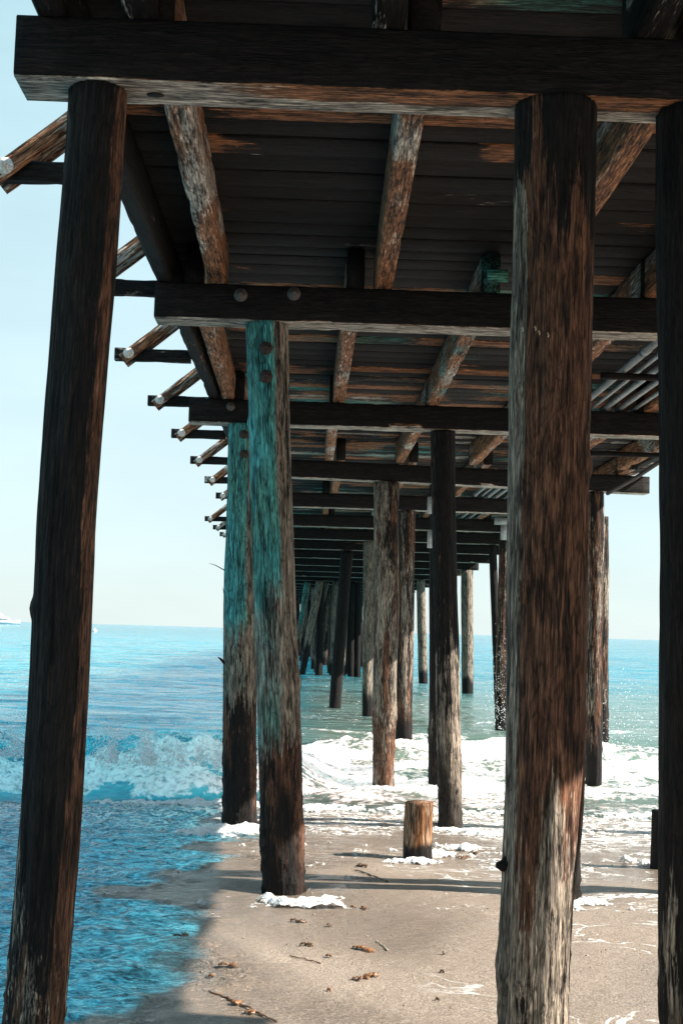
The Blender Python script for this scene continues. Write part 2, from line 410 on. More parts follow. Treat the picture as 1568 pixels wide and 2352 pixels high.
# ------------------------------------------------------------------ stringers
def str_attrs(s, warm):
    def rust(x, y, z): return -1.5 * (np.abs(x) > x.max() - .004) + warm + 0.6 * (fbm2(x * 1.2 + s, y * 7 + z * 5, 3, s) - 0.5)
    def pale(x, y, z): return -1.5 * (np.abs(x) > x.max() - .004) + 0.36 + 0.7 * (fbm2(x * 1.3 + s * 3, y * 7 + z * 5, 3, s + 3) - 0.5)
    def paint(x, y, z): return -0.12 + 0.6 * (fbm2(x * 1.6 + s * 5, y * 7 + z * 4, 3, s + 7) - 0.5)
    return {'rust': rust, 'pale': pale, 'paint': paint}
meas = {2: [(-0.71, -0.76), (0.39, 0.44), (1.53, 1.53)],
        3: [(-0.93, -0.98), (0.235, 0.21), (1.215, 1.23)],
        4: None}
p1, p2 = atz(1085, 1055, ZC1), atz(1125, 1055, ZC1)
nst = 0
for k in range(0, 15):
    y0, y1 = CAPS[k], CAPS[k + 1]
    xs = [(x, x + rng.uniform(-.04, .04)) for x in (-0.80, 0.25, 1.30, 2.38, 3.6, 4.5)]
    if meas.get(k): xs = meas[k] + xs[3:]
    if k % 2 == 1 and k > 3: xs = [(a + .09, b + .09) for a, b in xs]
    for j, (xa, xb) in enumerate(xs):
        v = k - C1 + 1
        at = str_attrs(k * 10 + j, 0.85 if v >= 1 else 0.3)
        if k == 1 and j == 3: at['paint'] = const(.62)
        if v == 2 and j == 2:
            at['paint'] = lambda x, y, z: 0.34 + 0.9 * (fbm2(x * 2, y * 9, 3, 77) - 0.5)
        o = beam('deck_stringer', (xa, y0 + .02, (ZC1 + ZS1) / 2), (xb, y1 + CAPD - .02, (ZC1 + ZS1) / 2), 0.13, ZS1 - ZC1 - 0.004, 300 + k * 10 + j,
                 attrs=at, step=0.08 if k < 6 else 0.3)
        # neighbouring bays lap side by side on the cap, so shift every other bay
        if k % 2 == 0 and not meas.get(k): o.location.x -= 0.075
        if k % 2 == 1 and k >= 3: o.location.x += 0.0
        if v < 1: where = f'overhead, {"nearest" if v == 0 else "furthest"} bay before the first cap beam'
        else: where = f'in the bay behind the {ORD[v]} cap beam'
        tag(o, f'{ORD[j + 1]} brown stringer from the left {where}', 'stringer', 'stringers under the deck')
# outer edge stringer, one long run per width of the pier
def edge_at(s):
    return {'pale': lambda x, y, z: 0.15 + 0.6 * (fbm2(x * 1.5 + s, y * 9, 3, s) - 0.5), 'rust': const(0.25),
            'paint': lambda x, y, z: -0.1 + 0.6 * (fbm2(x * 1.5, z * 9, 3, s + 1) - 0.5)}
for (x, ya, yb, lab, s) in ((-1.14, -6, 29.6, 'long dark edge stringer along the sky side of the near deck, left', 1),
                            (-1.79, 27.8, 118, 'far edge stringer on the wider left part of the deck, beside small brackets', 2),
                            (4.62, -6, 29.6, 'edge stringer along the right side of the near deck over the pipes', 3),
                            (5.2, 27.8, 118, 'far edge stringer along the right side of the wider deck', 4)):
    o = beam('edge_stringer', (x, ya, (ZC1 + ZS1) / 2), (x, yb, (ZC1 + ZS1) / 2), 0.11, ZS1 - ZC1 - 0.004, 700 + s, attrs=edge_at(s), step=0.1, amp=0.008)
    tag(o, lab, 'stringer')
# ------------------------------------------------------------------ deck of cross planks
def deck():
    V, Fq, tone, paint, pale = [], [], [], [], []
    y = -6.3; r = random.Random(3); n = 0
    while y < 118:
        w = r.uniform(0.22, 0.31); dz = r.uniform(0, 0.016); xl = edge_l(y) - 0.10 + r.uniform(-.03, .03); xr = edge_r(y) + 0.06 + r.uniform(-.03, .03)
        z0, z1 = ZS1 + dz, ZS1 + 0.09
        nx = 24 if y < 40 else 4
        xs = np.linspace(xl, xr, nx); a, b = y + 0.002, y + w - 0.002; c = 0.008
        prof = [(a + c, z0), (b - c, z0), (b, z0 + c), (b, z1), (a, z1), (a, z0 + c)]
        m = len(prof); base = len(V)
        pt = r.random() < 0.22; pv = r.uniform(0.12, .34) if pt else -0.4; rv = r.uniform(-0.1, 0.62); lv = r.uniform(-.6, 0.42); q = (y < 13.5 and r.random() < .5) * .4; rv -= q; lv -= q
        if y < 5.0: rv -= .5; lv -= .4  # planks nearest the viewer darkened: under-deck shade painted into their tone
        ph = r.uniform(0, 99); nv = (fbm2(np.linspace(0, 7, 24) * 1.3 + ph, np.zeros(24) + ph, 3, 17) - .5) * 2
        for xi, x in enumerate(xs):
            for (py, pz) in prof:
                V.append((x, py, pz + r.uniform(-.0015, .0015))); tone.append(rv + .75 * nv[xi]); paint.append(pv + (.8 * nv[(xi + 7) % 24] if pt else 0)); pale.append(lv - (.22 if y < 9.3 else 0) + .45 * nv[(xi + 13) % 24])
        for i in range(nx - 1):
            for j in range(m):
                Fq.append((base + i * m + j, base + i * m + (j + 1) % m, base + (i + 1) * m + (j + 1) % m, base + (i + 1) * m + j)[::-1])
        Fq.append(tuple(base + j for j in range(4))); Fq.append((base, base + 3, base + 4, base + 5))
        e = base + (nx - 1) * m
        Fq.append((e + 3, e + 2, e + 1, e)); Fq.append((e + 5, e + 4, e + 3, e))
        y += w
    return mesh_np('deck_planks', np.array(V), np.array(Fq), {'rust': tone, 'paint': paint, 'pale': pale}, BEAM_M, smooth=False)
dk = bpy.data.objects.new('pier_deck', None); COL.objects.link(dk); dk.location = (2, 5, ZS1)
tag(dk, 'long timber pier deck seen from below, dark cross planks with orange and teal stains', 'pier deck')
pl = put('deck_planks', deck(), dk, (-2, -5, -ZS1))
TOP_M = simple('light_block_grey', (0.12, 0.11, 0.10), 0.9, 0, 30, 0.3)
def boxes(name, lst, mat, bev=0.0):
    V, Q = [], []
    for (x0, x1, y0, y1, z0, z1) in lst:
        b = len(V)
        for z in (z0, z1):
            V += [(x0, y0, z), (x1, y0, z), (x1, y1, z), (x0, y1, z)]
        Q += [(b + 3, b + 2, b + 1, b), (b + 4, b + 5, b + 6, b + 7)] + [(b + i, b + (i + 1) % 4, b + 4 + (i + 1) % 4, b + 4 + i) for i in range(4)]
    me = mesh_np(name, np.array(V, float), np.array(Q), None, mat, smooth=False)
    return me
put('light_block_sheet', boxes('light_block_sheet', [(-1.28, 5.34, -6.3, 28.6, ZS1 + .094, ZS1 + .12), (-1.93, 5.94, 28.6, 118, ZS1 + .094, ZS1 + .12)], TOP_M), dk, (-2, -5, -ZS1))  # unseen sheet added above the planks to block light through the gaps

# pale blocking boards nailed against the deck behind the nearest cap
for (xa, xb, y, z, lab, pv) in ((0.56, 1.44, 6.02, ZS1 - 0.035, 'pale bluish blocking board behind the nearest cap, middle of the deck', .75),
                                (1.64, 2.3, 6.06, ZS1 - 0.035, 'pale grey blocking board behind the nearest cap beside the dark right pile', .8),
                                (-0.60, 0.28, 5.95, ZS1 - 0.03, 'dark grey blocking board behind the nearest cap, between two brown stringers', .3)):
    o = beam('blocking_board', (xa, y, z), (xb, y, z), 0.16, 0.06, 800 + int(xa * 10), attrs={'pale': const(pv), 'paint': const(.1)})
    tag(o, lab, 'board')
o = beam('blocking_board', aty(1118, 634, 9.0) , aty(1165, 634, 9.0), 0.05, 0.09, 820, attrs={'paint': const(.9)})
tag(o, 'small green painted block under the deck left of the large right pile', 'board')

# ------------------------------------------------------------------ railing brackets on the left side
def make_bracket(seed):
    root = bpy.data.objects.new('railing_bracket', None); COL.objects.link(root)
    a = {'pale': lambda x, y, z: 0.25 + 0.5 * (fbm2(x * 5 + seed, y * 9, 3, seed) - .5), 'rust': const(.2), 'paint': lambda x, y, z: .1 + 0.7 * (fbm2(x * 3 + seed, y * 9 + z * 5, 3, seed) - .5)}
    b = {'pale': lambda x, y, z: 0.48 + 0.5 * (fbm2(x * 4 + seed, y * 9, 3, seed + 2) - .5), 'rust': const(.95), 'paint': const(-.2)}
    # outrigger (local origin at the deck edge, z = stringer bottom)
    me = beam_mesh('outrigger', 0.70, 0.10, 0.115, seed, a, step=0.05); o = put('outrigger', me, root, (-0.345, 0, 0.03))
    for s in (-1, 1):
        p, q = Vector((-0.615, s * 0.086, -0.03)), Vector((-0.03, s * 0.086, 0.46))
        d = (q - p); me = beam_mesh('brace', d.length, 0.045, 0.10, seed + 1 + s, b, step=0.05)
        x = d.normalized(); y = Vector((0, 1, 0)); z = x.cross(y)
        br = put('brace', me, root, (p + q) / 2, Matrix((x, y, z)).transposed().to_quaternion())
        if s == -1:
            root.rotation_mode = 'QUATERNION'
            w = washer_bolt(br, Matrix((x, y, z)) @ (Vector((-0.555, s * 0.086 - 0.0245, 0.025)) - (p + q) / 2), r=0.05, mat=IRON_L)
    me = beam_mesh('railing_post', 1.25, 0.10, 0.10, seed + 5, b, step=0.08)
    put('railing_post', me, root, (-0.055, 0, 0.98), Vector((1, 0, 0)).rotation_difference(Vector((0, 0, 1))))
    return root
protos = [make_bracket(900), make_bracket(950)]
used = [False, False]
ys = [4.6, 7.11, 9.55, 11.97, 14.41, 16.85, 19.5, 22.1, 24.7, 30.1, 32.6, 35.0]
names = ['', 'nearest rail bracket on the left, big bolted braces beside the left pile', 'second rail bracket, half hidden behind the left pile',
         'third rail bracket at left, green edged outrigger with white washer', 'fourth rail bracket at left with a round white washer',
         'fifth rail bracket along the left edge against the sky', 'sixth rail bracket along the left edge against the sky', 'seventh rail bracket from the viewer, dark, with a grey washer',
         'eighth rail bracket, last before the deck widens', 'small rail bracket on the wider deck, first past the step', 'small rail bracket on the wider deck, second past the step',
         'small rail bracket on the wider deck, third past the step']
for i, y in enumerate(ys):
    p = protos[i % 2]
    o = p if not used[i % 2] else copy_tree(p); used[i % 2] = True
    o.location = (edge_l(y) - 0.005, y, ZC1 + 0.0)
    tag(o, names[i] if i else 'rail bracket above and left of the viewer at the deck edge', 'bracket', 'rail brackets along the left deck edge')

# ------------------------------------------------------------------ pipes under the right side
def pipe_mesh(name, pts, r, mat, segs=12, joints=True):
    pts = [Vector(p) for p in pts]; V, Q = [], []
    for i, p in enumerate(pts):
        d = (pts[min(i + 1, len(pts) - 1)] - pts[max(i - 1, 0)]).normalized()
        a = d.orthogonal().normalized(); b = d.cross(a)
        if i: 
            a = (pa - d * pa.dot(d)).normalized(); b = d.cross(a)
        pa = a
        for k in range(segs):
            t = 2 * math.pi * k / segs; V.append(p + (a * math.cos(t) + b * math.sin(t)) * (r[i] if isinstance(r, (list, tuple)) else r))
    for i in range(len(pts) - 1):
        for k in range(segs):
            Q.append((i * segs + k, i * segs + (k + 1) % segs, (i + 1) * segs + (k + 1) % segs, (i + 1) * segs + k))
    n = len(pts)
    return mesh_np(name, np.array([tuple(v) for v in V]), [np.array(Q), np.arange(segs)[::-1][None, :], (np.arange(segs) + (n - 1) * segs)[None, :]], None, mat)
for i, (x, r) in enumerate(((2.84, .034), (2.99, .020), (3.12, .032), (3.27, .030), (3.43, .022))):
    pts, rr = [], []
    y = -4.0
    while y < 46:
        dx = 0.02 * math.sin(y * .4 + i)
        for (dy, k) in ((0, 1), (2.9, 1), (2.905, 1.18), (3.03, 1.18), (3.035, 1)):
            pts.append((x + dx, y + dy, ZC1 + 0.045 + 0.01 * math.sin(y + i) )); rr.append(r * k)
        y += 3.05
    o = put('utility_pipe', pipe_mesh('utility_pipe', pts, rr, PIPE_M, 14))
    tag(o, f'{ORD[i + 1]} grey utility pipe from the left under the right side of the deck', 'pipe', 'utility pipes under the deck')
for y, lab in ((11.9, 'timber hanger carrying the five pipes in front of the third cap'), (17.0, 'timber hanger carrying the pipes in front of the squared cap end')):
    o = beam('pipe_hanger', (2.6, y, ZC1 - .035), (5.2, y, ZC1 - .035), .06, .06, 860 + int(y), attrs={'rust': const(-.2), 'pale': const(-.1)})
    tag(o, lab, 'pipe support')
pa, pb = aty(1400, 1130, 18.2), aty(1530, 1050, 16.0)
dn = pb - pa; pb2 = pb + dn * 0.6; pa2 = pa - dn * .05
o = put('conduit', pipe_mesh('conduit', [pa2, pa + dn * .5 + Vector((0, 0, -.02)), pb, pb2], 0.028, IRON, 10))
tag(o, 'thin dark sloping conduit crossing in front of the squared cap end', 'pipe')
o = beam('hanger_block', aty(1460, 1045, 18.3), aty(1455, 1078, 18.3), .09, .09, 871, attrs={'pale': const(.1)})
tag(o, 'short dark upright block hanging from the deck over the squared cap end', 'block')

# ------------------------------------------------------------------ PILES
def ybot(v, y0, y1): return v
def T_right(T): return np.cos(T)            # +1 on the side facing +X
def T_front(T): return -np.sin(T)           # +1 on the side facing the viewer
def n3(T, Z, s, a=2.0, b=0.8, o=3): return fbm3(np.cos(T) * a + s, np.sin(T) * a, Z * b, o, s) - 0.5
def wetf(z0, k=0.5): return lambda T, Z, L, X, Y: 1.1 - (Z - z0) / k * 0.5 + 0.9 * n3(T, Z, 5)

def styled(style, s):
    """attribute functions (surface wear, some light painted in) for a pile; Z is measured from the buried foot at z = -1"""
    if style == 'dark':
        return {'pale': lambda T, Z, L, X, Y: -0.25 + 0.8 * n3(T, Z, s) + 0.55 * sstep(3.0, 1.6, Z), 'rust': lambda T, Z, L, X, Y: 0.02 + 0.9 * n3(T, Z, s + 1),
                'wet': lambda T, Z, L, X, Y: 0.75 * sstep(2.1, 1.2, Z)}
    if style == 'bark':
        return {'pale': lambda T, Z, L, X, Y: -0.25 + 0.8 * n3(T, Z, s) + 0.62 * sstep(3.0, 1.8, Z), 'rust': lambda T, Z, L, X, Y: 0.06 + 0.9 * n3(T, Z, s + 1) + .55 * sstep(.45, .85, T_right(T)) + .3 * sstep(3.0, 1.8, Z),  # right edge and foot lightened: bounce light painted over the bark tones
                'wet': lambda T, Z, L, X, Y: 0 * Z}
    if style == 'mixed':
        return {'pale': lambda T, Z, L, X, Y: 0.02 + 0.8 * n3(T, Z, s) + 0.62 * sstep(3.3, 2.7, Z + .6 * n3(T, Z, s + 3)), 'rust': lambda T, Z, L, X, Y: 0.2 + 0.9 * n3(T, Z, s + 1) + .6 * sstep(2.0, 1.5, Z),
                'wet': lambda T, Z, L, X, Y: 0.6 * sstep(1.9, 1.4, Z + .3 * T_right(T))}
    if style == 'teal':
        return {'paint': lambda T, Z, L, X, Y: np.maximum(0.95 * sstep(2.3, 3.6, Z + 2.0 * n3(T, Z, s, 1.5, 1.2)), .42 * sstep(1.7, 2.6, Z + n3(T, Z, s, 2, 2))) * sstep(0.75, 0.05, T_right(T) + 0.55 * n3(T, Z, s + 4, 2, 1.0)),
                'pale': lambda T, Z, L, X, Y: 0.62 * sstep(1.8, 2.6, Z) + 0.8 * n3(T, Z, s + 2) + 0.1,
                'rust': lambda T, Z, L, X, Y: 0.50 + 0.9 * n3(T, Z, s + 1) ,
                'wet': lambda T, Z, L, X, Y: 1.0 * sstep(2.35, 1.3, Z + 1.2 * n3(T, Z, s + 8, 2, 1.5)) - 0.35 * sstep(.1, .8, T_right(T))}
    if style == 'pale':
        return {'pale': lambda T, Z, L, X, Y: 0.68 + 0.9 * n3(T, Z, s), 'rust': lambda T, Z, L, X, Y: 0.5 + 0.9 * n3(T, Z, s + 1),
                'wet': lambda T, Z, L, X, Y: 1.0 * sstep(1.9, 1.3, Z + .5 * n3(T, Z, s + 8))}
    if style == 'brown':
        return {'pale': lambda T, Z, L, X, Y: 0.38 + 0.9 * n3(T, Z, s), 'rust': lambda T, Z, L, X, Y: 0.5 + 0.9 * n3(T, Z, s + 1),
                'wet': lambda T, Z, L, X, Y: 0.8 * sstep(2.0, 1.2, Z + .5 * n3(T, Z, s + 8))}
    if style == 'orange':
        return {'pale': lambda T, Z, L, X, Y: 0.50 + 0.9 * n3(T, Z, s), 'rust': lambda T, Z, L, X, Y: 0.62 + 0.8 * n3(T, Z, s + 1) + .35 * sstep(2.2, 1.3, Z),
                'wet': lambda T, Z, L, X, Y: 0.25 * sstep(1.6, 1.0, Z)}
    if style == 'big':
        return {'rust': lambda T, Z, L, X, Y: 0.62 * sstep(1.2, 2.2, Z) + 0.25 + 0.7 * n3(T, Z, s) - 0.5 * sstep(4.2, 5.2, Z),  # tone drops to dark towards the pile head
                'pale': lambda T, Z, L, X, Y: 0.62 * sstep(3.3, 1.7, Z + 0.8 * n3(T, Z, s + 2)) + 1.3 * sstep(-0.70, -0.88, T_right(T) + .25 * n3(T, Z, s + 3)) * sstep(5.1, 4.6, Z) + 0.6 * n3(T, Z, s + 4),  # left flank strip: grey weathered wood with grazing sky light painted in
                'wet': lambda T, Z, L, X, Y: 0.0 * Z}
ZB = -1.0
# (cap index, top x, width, bottom x, bottom y, width, style, label)
top_y = {2: 200, 3: 760, 4: 990, 5: 1105, 6: 1175, 7: 1215, 8: 1240, 9: 1262, 10: 1285, 11: 1305, 12: 1322, 13: 1335}
PL = [
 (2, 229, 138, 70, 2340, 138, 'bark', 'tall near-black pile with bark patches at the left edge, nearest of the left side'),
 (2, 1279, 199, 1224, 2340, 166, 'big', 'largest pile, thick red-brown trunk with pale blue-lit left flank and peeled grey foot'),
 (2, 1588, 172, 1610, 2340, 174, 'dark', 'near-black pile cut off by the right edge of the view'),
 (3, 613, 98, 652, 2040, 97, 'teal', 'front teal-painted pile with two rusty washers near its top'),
 (4, 562, 76, 549, 1895, 79, 'teal', 'rear teal-painted pile, half hidden by the front teal pile'),
 (4, 1016, 56, 1035, 1893, 53, 'mixed', 'dark rough pile right of the short orange stump, red-brown wet foot'),
 (5, 1008, 42, 1004, 1818, 42, 'dark', 'dark thin pile with pale wrap plates, hugging the left of a rough dark pile'),
 (5, 888, 60, 881, 1830, 53, 'orange', 'knotty brown pile with a broken middle and orange foot in white surf'),
 (6, 935, 37, 927, 1700, 41, 'brown', 'brown pile just right of the knotty orange-footed pile'),
 (3, 1272, 92, 1283, 2060, 92, 'brown', 'pale brown pile mostly hidden behind the foot of the largest pile'),
 (5, 1366, 41, 1360, 1820, 36, 'brown', 'slim sunlit pile right of the largest pile, standing in foam'),
 (6, 1381, 30, 1381, 1690, 30, 'brown', 'slim pile almost hidden behind the slim sunlit pile in foam'),
 (7, 1158, 24, 1150, 1672, 30, 'brown', 'spray-covered pile left of the largest pile, under the plated cap end'),
 (8, 1130, 18, 1146, 1660, 20, 'dark', 'thin dark leaning pile converging on the spray-covered pile'),
 (11, 1072, 28, 1073, 1602, 27, 'pale', 'pale far pile standing in turquoise water with sky right of it'),
 (13, 966, 20, 971, 1572, 22, 'pale', 'slender pale far pile with open sea on both sides'),
 (8, 846, 24, 844, 1645, 24, 'pale', 'whitish sunlit pile left of the knotty orange-footed pile'),
 (9, 797, 28, 769, 1622, 27, 'dark', 'dark leaning pile standing alone in the sandy water left of centre'),
 (14, 809, 16, 806, 1562, 17, 'dark', 'narrow black far pile just right of the lone leaning pile'),
 (14, 822, 14, 821, 1562, 14, 'dark', 'narrow black far pile touching the left of the whitish pile'),
]
pile_objs = []
for i, (k, tx, tw, bx, by, bw, st, lab) in enumerate(PL):
    Y = CAPS[k] + CAPD / 2
    if k == 5: Y += 0.85 * (((tx - 717) / 3010 * Y) + 1.4) / 6.5
    t = aty(tx, top_y.get(k, 1340), Y); t.z = ZC0
    b = aty(bx, by, Y)
    # extend through to the cap above and the foot below
    sl_ = (t.x - b.x) / (aty(tx, top_y.get(k, 1340), Y).z - b.z)
    foot = Vector((b.x + (ZB - b.z) * sl_, Y, ZB)); head = Vector((b.x + (ZC0 - 0.001 - b.z) * sl_, Y, ZC0 - 0.001))
    zz = aty(tx, top_y.get(k, 1340), Y).z
    rt, rb = tw / 2 / 3010 * Y, bw / 2 / 3010 * Y
    if k == 2: rt *= 0.985; rb *= .985
    near = k <= 4
    segs, dz = (110, 0.022) if k == 2 and i < 2 else (84, 0.03) if near else (40, 0.06) if k < 8 else (24, 0.12)
    if near and i == 2: segs, dz = 60, .04
    shape = None
    if st == 'big':
        def shape(T, Z, L):      # the shell has broken away on the lower right and swells above it
            c = np.cos(T); f = 1 - 0.10 * sstep(2.35, 1.9, Z) * np.clip(c, 0, 1) + 0.05 * np.exp(-((Z - 2.55) / .35) ** 2) * np.clip(c, 0, 1)
            return f * (1 + 0.07 * np.exp(-((Z - 1.75) / .10) ** 2) * np.clip(-c, 0, 1) ** 2) * (1 - 0.05 * sstep(2.2, 1.5, Z) * np.clip(-c, 0, 1))
    if st == 'orange':
        def shape(T, Z, L):
            return 1 - 0.13 * sstep(1.75, 1.55, Z) * (0.6 + 0.8 * n3(T, Z, 3, 3, 3)) + 0.05 * np.exp(-((Z - 1.85) / .12) ** 2)
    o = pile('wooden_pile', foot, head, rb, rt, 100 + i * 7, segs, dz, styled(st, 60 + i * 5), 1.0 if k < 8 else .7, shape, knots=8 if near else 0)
    tag(o, lab, 'pile', 'timber piles under the pier')
    pile_objs.append(o)
P1, P2, P3, P4, P5 = pile_objs[:5]
for (P, k, px) in ((P4, 3, (611, 800)), (P4, 3, (611, 865)), (P5, 4, (560, 998)), (P5, 4, (560, 1043))):
    Yc = CAPS[k] + CAPD / 2; r = 0.145 if P is P4 else 0.17
    p = aty(*px, Yc - r); washer_bolt(P, world_to_local(P, (p.x, Yc - r - 0.002, p.z)), r=0.05)
# branch stub on the largest pile and a few nails
pb = aty(1163, 1988, CAPS[2] + 0.10)
st_ = put('branch_stub', pipe_mesh('branch_stub', [(0.04, 0, .03), (0, 0, 0.004), (-0.022, -.01, 0.0), (-0.036, -.012, .006), (-0.04, -.012, .014)], [0.045, .032, 0.022, .016, .006], PILE_M, 14), P2)
st_.location = world_to_local(P2, pb); st_['label'] = 'black broken branch stub'
NAIL = simple('bent_nail', (0.5, 0.42, 0.3), 0.5, .3)
for px in ((1199, 752), (1228, 750), (1237, 760), (1257, 765)):
    p = aty(*px, CAPS[2] + CAPD / 2 - 0.163)
    n_ = put('nail', pipe_mesh('nail', [(0, 0.02, 0), (0, -.004, 0), (.002, -.008, -.012), (.001, -.006, -.018)], .0022, NAIL, 6), P2); n_.location = world_to_local(P2, p)
# splinters on the rear teal pile
for (a, b, r) in (((516, 1310), (481, 1294), .004), ((516, 1524), (501, 1510), .012), ((517, 1380), (512, 1350), .005)):
    q0, q1 = aty(*a, 14.05), aty(*b, 14.0)
    s_o = put('splinter', pipe_mesh('splinter', [(0.06, 0, 0), (0, 0, 0), tuple((q1 - q0) * .6 + Vector((0, 0, .01))), tuple(q1 - q0)], [r * 2, r * 1.5, r, r * .4], PILE_M, 8), P5)
    s_o.location = world_to_local(P5, q0); s_o.rotation_mode = 'QUATERNION'; s_o.rotation_quaternion = P5.rotation_quaternion.inverted()
# pale plates on the thin dark pile
for (y0, y1, s) in ((1141, 1179, 0), (1217, 1258, 1)):
    Yp = CAPS[5] - 0.05
    a, b = aty(983, y0, Yp), aty(999, y1, Yp)
    pm = boxes('wrap_plate', [(a.x, b.x, Yp - .02, Yp + .12, b.z, a.z)], PLATE_M)
    q = put('wrap_plate', pm, None, (0, 0, 0)); P7 = pile_objs[6]
    q.parent = P7; q.rotation_mode = 'QUATERNION'; q.rotation_quaternion = P7.rotation_quaternion.inverted(); q.location = world_to_local(P7, (0, 0, 0))
# pale block on the seventh row cap end
a, b = aty(1135, 1189, CAPS[7] - .03), aty(1164, 1206, CAPS[7] - .03)
o = put('end_block', boxes('end_block', [(a.x, b.x + .2, CAPS[7] - .06, CAPS[7] - .004, b.z, a.z), (aty(1149, 1206, CAPS[7]).x, aty(1163, 1206, CAPS[7]).x, CAPS[7] - .06, CAPS[7] - .004, b.z - .32, b.z - .002)], PLATE_M))
tag(o, 'pale square block with a drop strap on the cap end left of the largest pile', 'block')

# raking piles at the dark end of the tunnel
for i, (tx, ty, bx, by, w, lab) in enumerate(((729, 1362, 693, 1552, 19, 'thick raking pile with a ragged foot at the left of the dark tunnel'),
                                              (743, 1366, 706, 1500, 13, 'sunlit raking pile leaning right at the left of the dark tunnel'),
                                              (700, 1376, 683, 1482, 15, 'bluish raking pile left of the ragged-footed one'))):
    Y = 58.2 + i * 1.2
    t, b = aty(tx, ty, Y), aty(bx, by, Y); d = (t - b).normalized()
    b2 = b + d * ((-0.6 - b.z) / d.z) if i else b + d * ((-.15 - b.z) / d.z)
    t2 = b + d * ((ZC0 - .01 - b.z) / d.z)
    o = pile('raking_pile', b2, t2, w / 2 / 3010 * Y * .75, w / 2 / 3010 * Y, 500 + i, 20, .15, styled('pale' if i < 2 else 'teal', 90 + i), 1)
    tag(o, lab, 'pile', 'raking piles at the far tunnel')
# off-frame right-hand row, whose shadows reach into the view
for k, x in ((3, 4.35), (4, 4.6)):
    Y = CAPS[k] + CAPD / 2
    o = pile('wooden_pile', (x - .1, Y, -1), (x, Y, ZC0 - .001), .16, .15, 560 + k, 32, .1, styled('brown', 40 + k))
    tag(o, f'outer right-hand pile under the {ORD[k - 1]} cap beam, outside the right edge', 'pile', 'outer right-hand piles')
# far rows
r = random.Random(11)
cnt = 0
far_protos = [pile('wooden_pile', (0, 0, -1), (0, 0, ZC0 - .001), .18, .16, 600 + q, 16, .25, styled(('dark', 'pale', 'brown')[q], 70 + q)) for q in range(3)]
for k in range(9, len(CAPS)):
    for j, x in enumerate((-1.35, 0.3, 1.5, 3.0, 4.6, -.5, .9) if k > 13 else (1.5, )):
        if k < 12 or (j == 5 and k < 19) or (j == 0 and k < 17): continue
        if k in (11, 13) and j == 4: continue
        fp = far_protos[cnt % 3]
        o = fp if cnt < 3 else copy_tree(fp)
        lean = r.uniform(-.18, .18); X = x + r.uniform(-.25, .25)
        if 3 < j and k < 18: X = (3.9, -.6, 1.0)[j - 4]
        o.location = (X - lean, CAPS[k] + CAPD / 2, -1)
        o.rotation_mode = 'QUATERNION'; o.rotation_quaternion = Vector((0, 0, 1)).rotation_difference(Vector((lean, 0, ZC0 + 1)).normalized())
        tag(o, 'far timber pile in the dark tunnel of legs under the distant pier', 'pile', 'distant piles in the dark tunnel')
        cnt += 1

# stumps --------------------------------------------------------------
STUMP_M = wood('stump_wood', 2, 1.0, ((0.08, 0.05, 0.03), (0.46, 0.32, 0.215)), ((0.05, 0.02, 0.008), (0.42, 0.18, 0.07)))
def stump(px_top, px_bot, w, Y, seed, lab, st):
    t, b = aty(*px_top, Y), aty(*px_bot, Y); d = (t - b).normalized()
    b2 = b - d * .35; r_ = w / 2 / 3010 * Y
    o = pile('pile_stump', b2, t, r_ * 1.04, r_ * 0.97, seed, 56, .02, {'pale': lambda T, Z, L, X, Yy: .10 + .55 * st + .8 * n3(T, Z, seed), 'rust': lambda T, Z, L, X, Yy: st * 1.6 + .6 * n3(T, Z, seed + 1),
             'wet': lambda T, Z, L, X, Yy: .9 * sstep(.52, .38, Z + .1 * n3(T, Z, seed))}, 1)
    o.data.materials[0] = STUMP_M
    tag(o, lab, 'stump'); return o
stump((963, 1842), (962, 1958), 66, 11.35, 31, 'short orange-brown sawn-off pile stump standing in the swash', .78)
stump((1519, 1862), (1512, 1980), 44, 11.1, 33, 'short dark stump at the right edge beside the near-black pile', .1)

# ------------------------------------------------------------------ BEACH
pile_feet = []
for o in pile_objs:
    d = o.rotation_quaternion @ Vector((0, 0, 1)); 
    zt = max(0.0, float(beach_z(o.location.y))); q = o.location + d * ((zt - o.location.z) / d.z); pile_feet.append((q.x, q.y))
def shore(x):                       # line (distance) where the bore's foam begins
    return 16.6 + 1.8 * sstep(-.6, .7, x) + 0.5 * (vn2(x * .35, x * 0 + 3.3, 5) - .5) + .25 * (vn2(x * 1.3, x * 0, 6) - .5)
def beach_h(X, Y):
    z = beach_z(Y)
    z = z + (fbm2(X * .7, Y * .45, 3, 21) - .5) * 0.05
    z = z + (fbm2(X * 5, Y * 7, 3, 23) - .5) * 0.012 * sstep(14, 8, Y)
    # gentle running-water ripples on the left
    wl = sstep(-.25, -1.0, X + (fbm2(X * 1.2, Y * 1.1, 3, 8) - .5) * 2.4)
    rp = np.sin((Y * 1.0 + X * .55 + 1.3 * fbm2(X * 1.1, Y * 1.6, 3, 31)) * 11.0)
    z = z + wl * (0.014 * rp * fbm2(X * .9, Y * 1.3, 2, 44) * 2 + (fbm2(X * 6, Y * 13, 4, 25, .6) - .5) * 0.05)
    mid = (1 - wl) * sstep(9.5, 12, Y)
    z = z + mid * (fbm2(X * 5, Y * 9, 3, 26) - .5) * 0.02
    for (fx, fy) in pile_feet:
        if fy < 15.5:
            q = ((X - fx) / .34) ** 2 + ((Y - fy) / .34) ** 2
            z = z - 0.035 * np.exp(-q)
    return z, wl
xs = np.concatenate([np.linspace(-60, -6, 30)[:-1], np.linspace(-6, -3.2, 70)[:-1], np.linspace(-3.2, 4.2, 430), np.linspace(4.2, 8, 60)[1:], np.linspace(8, 60, 30)[1:]])
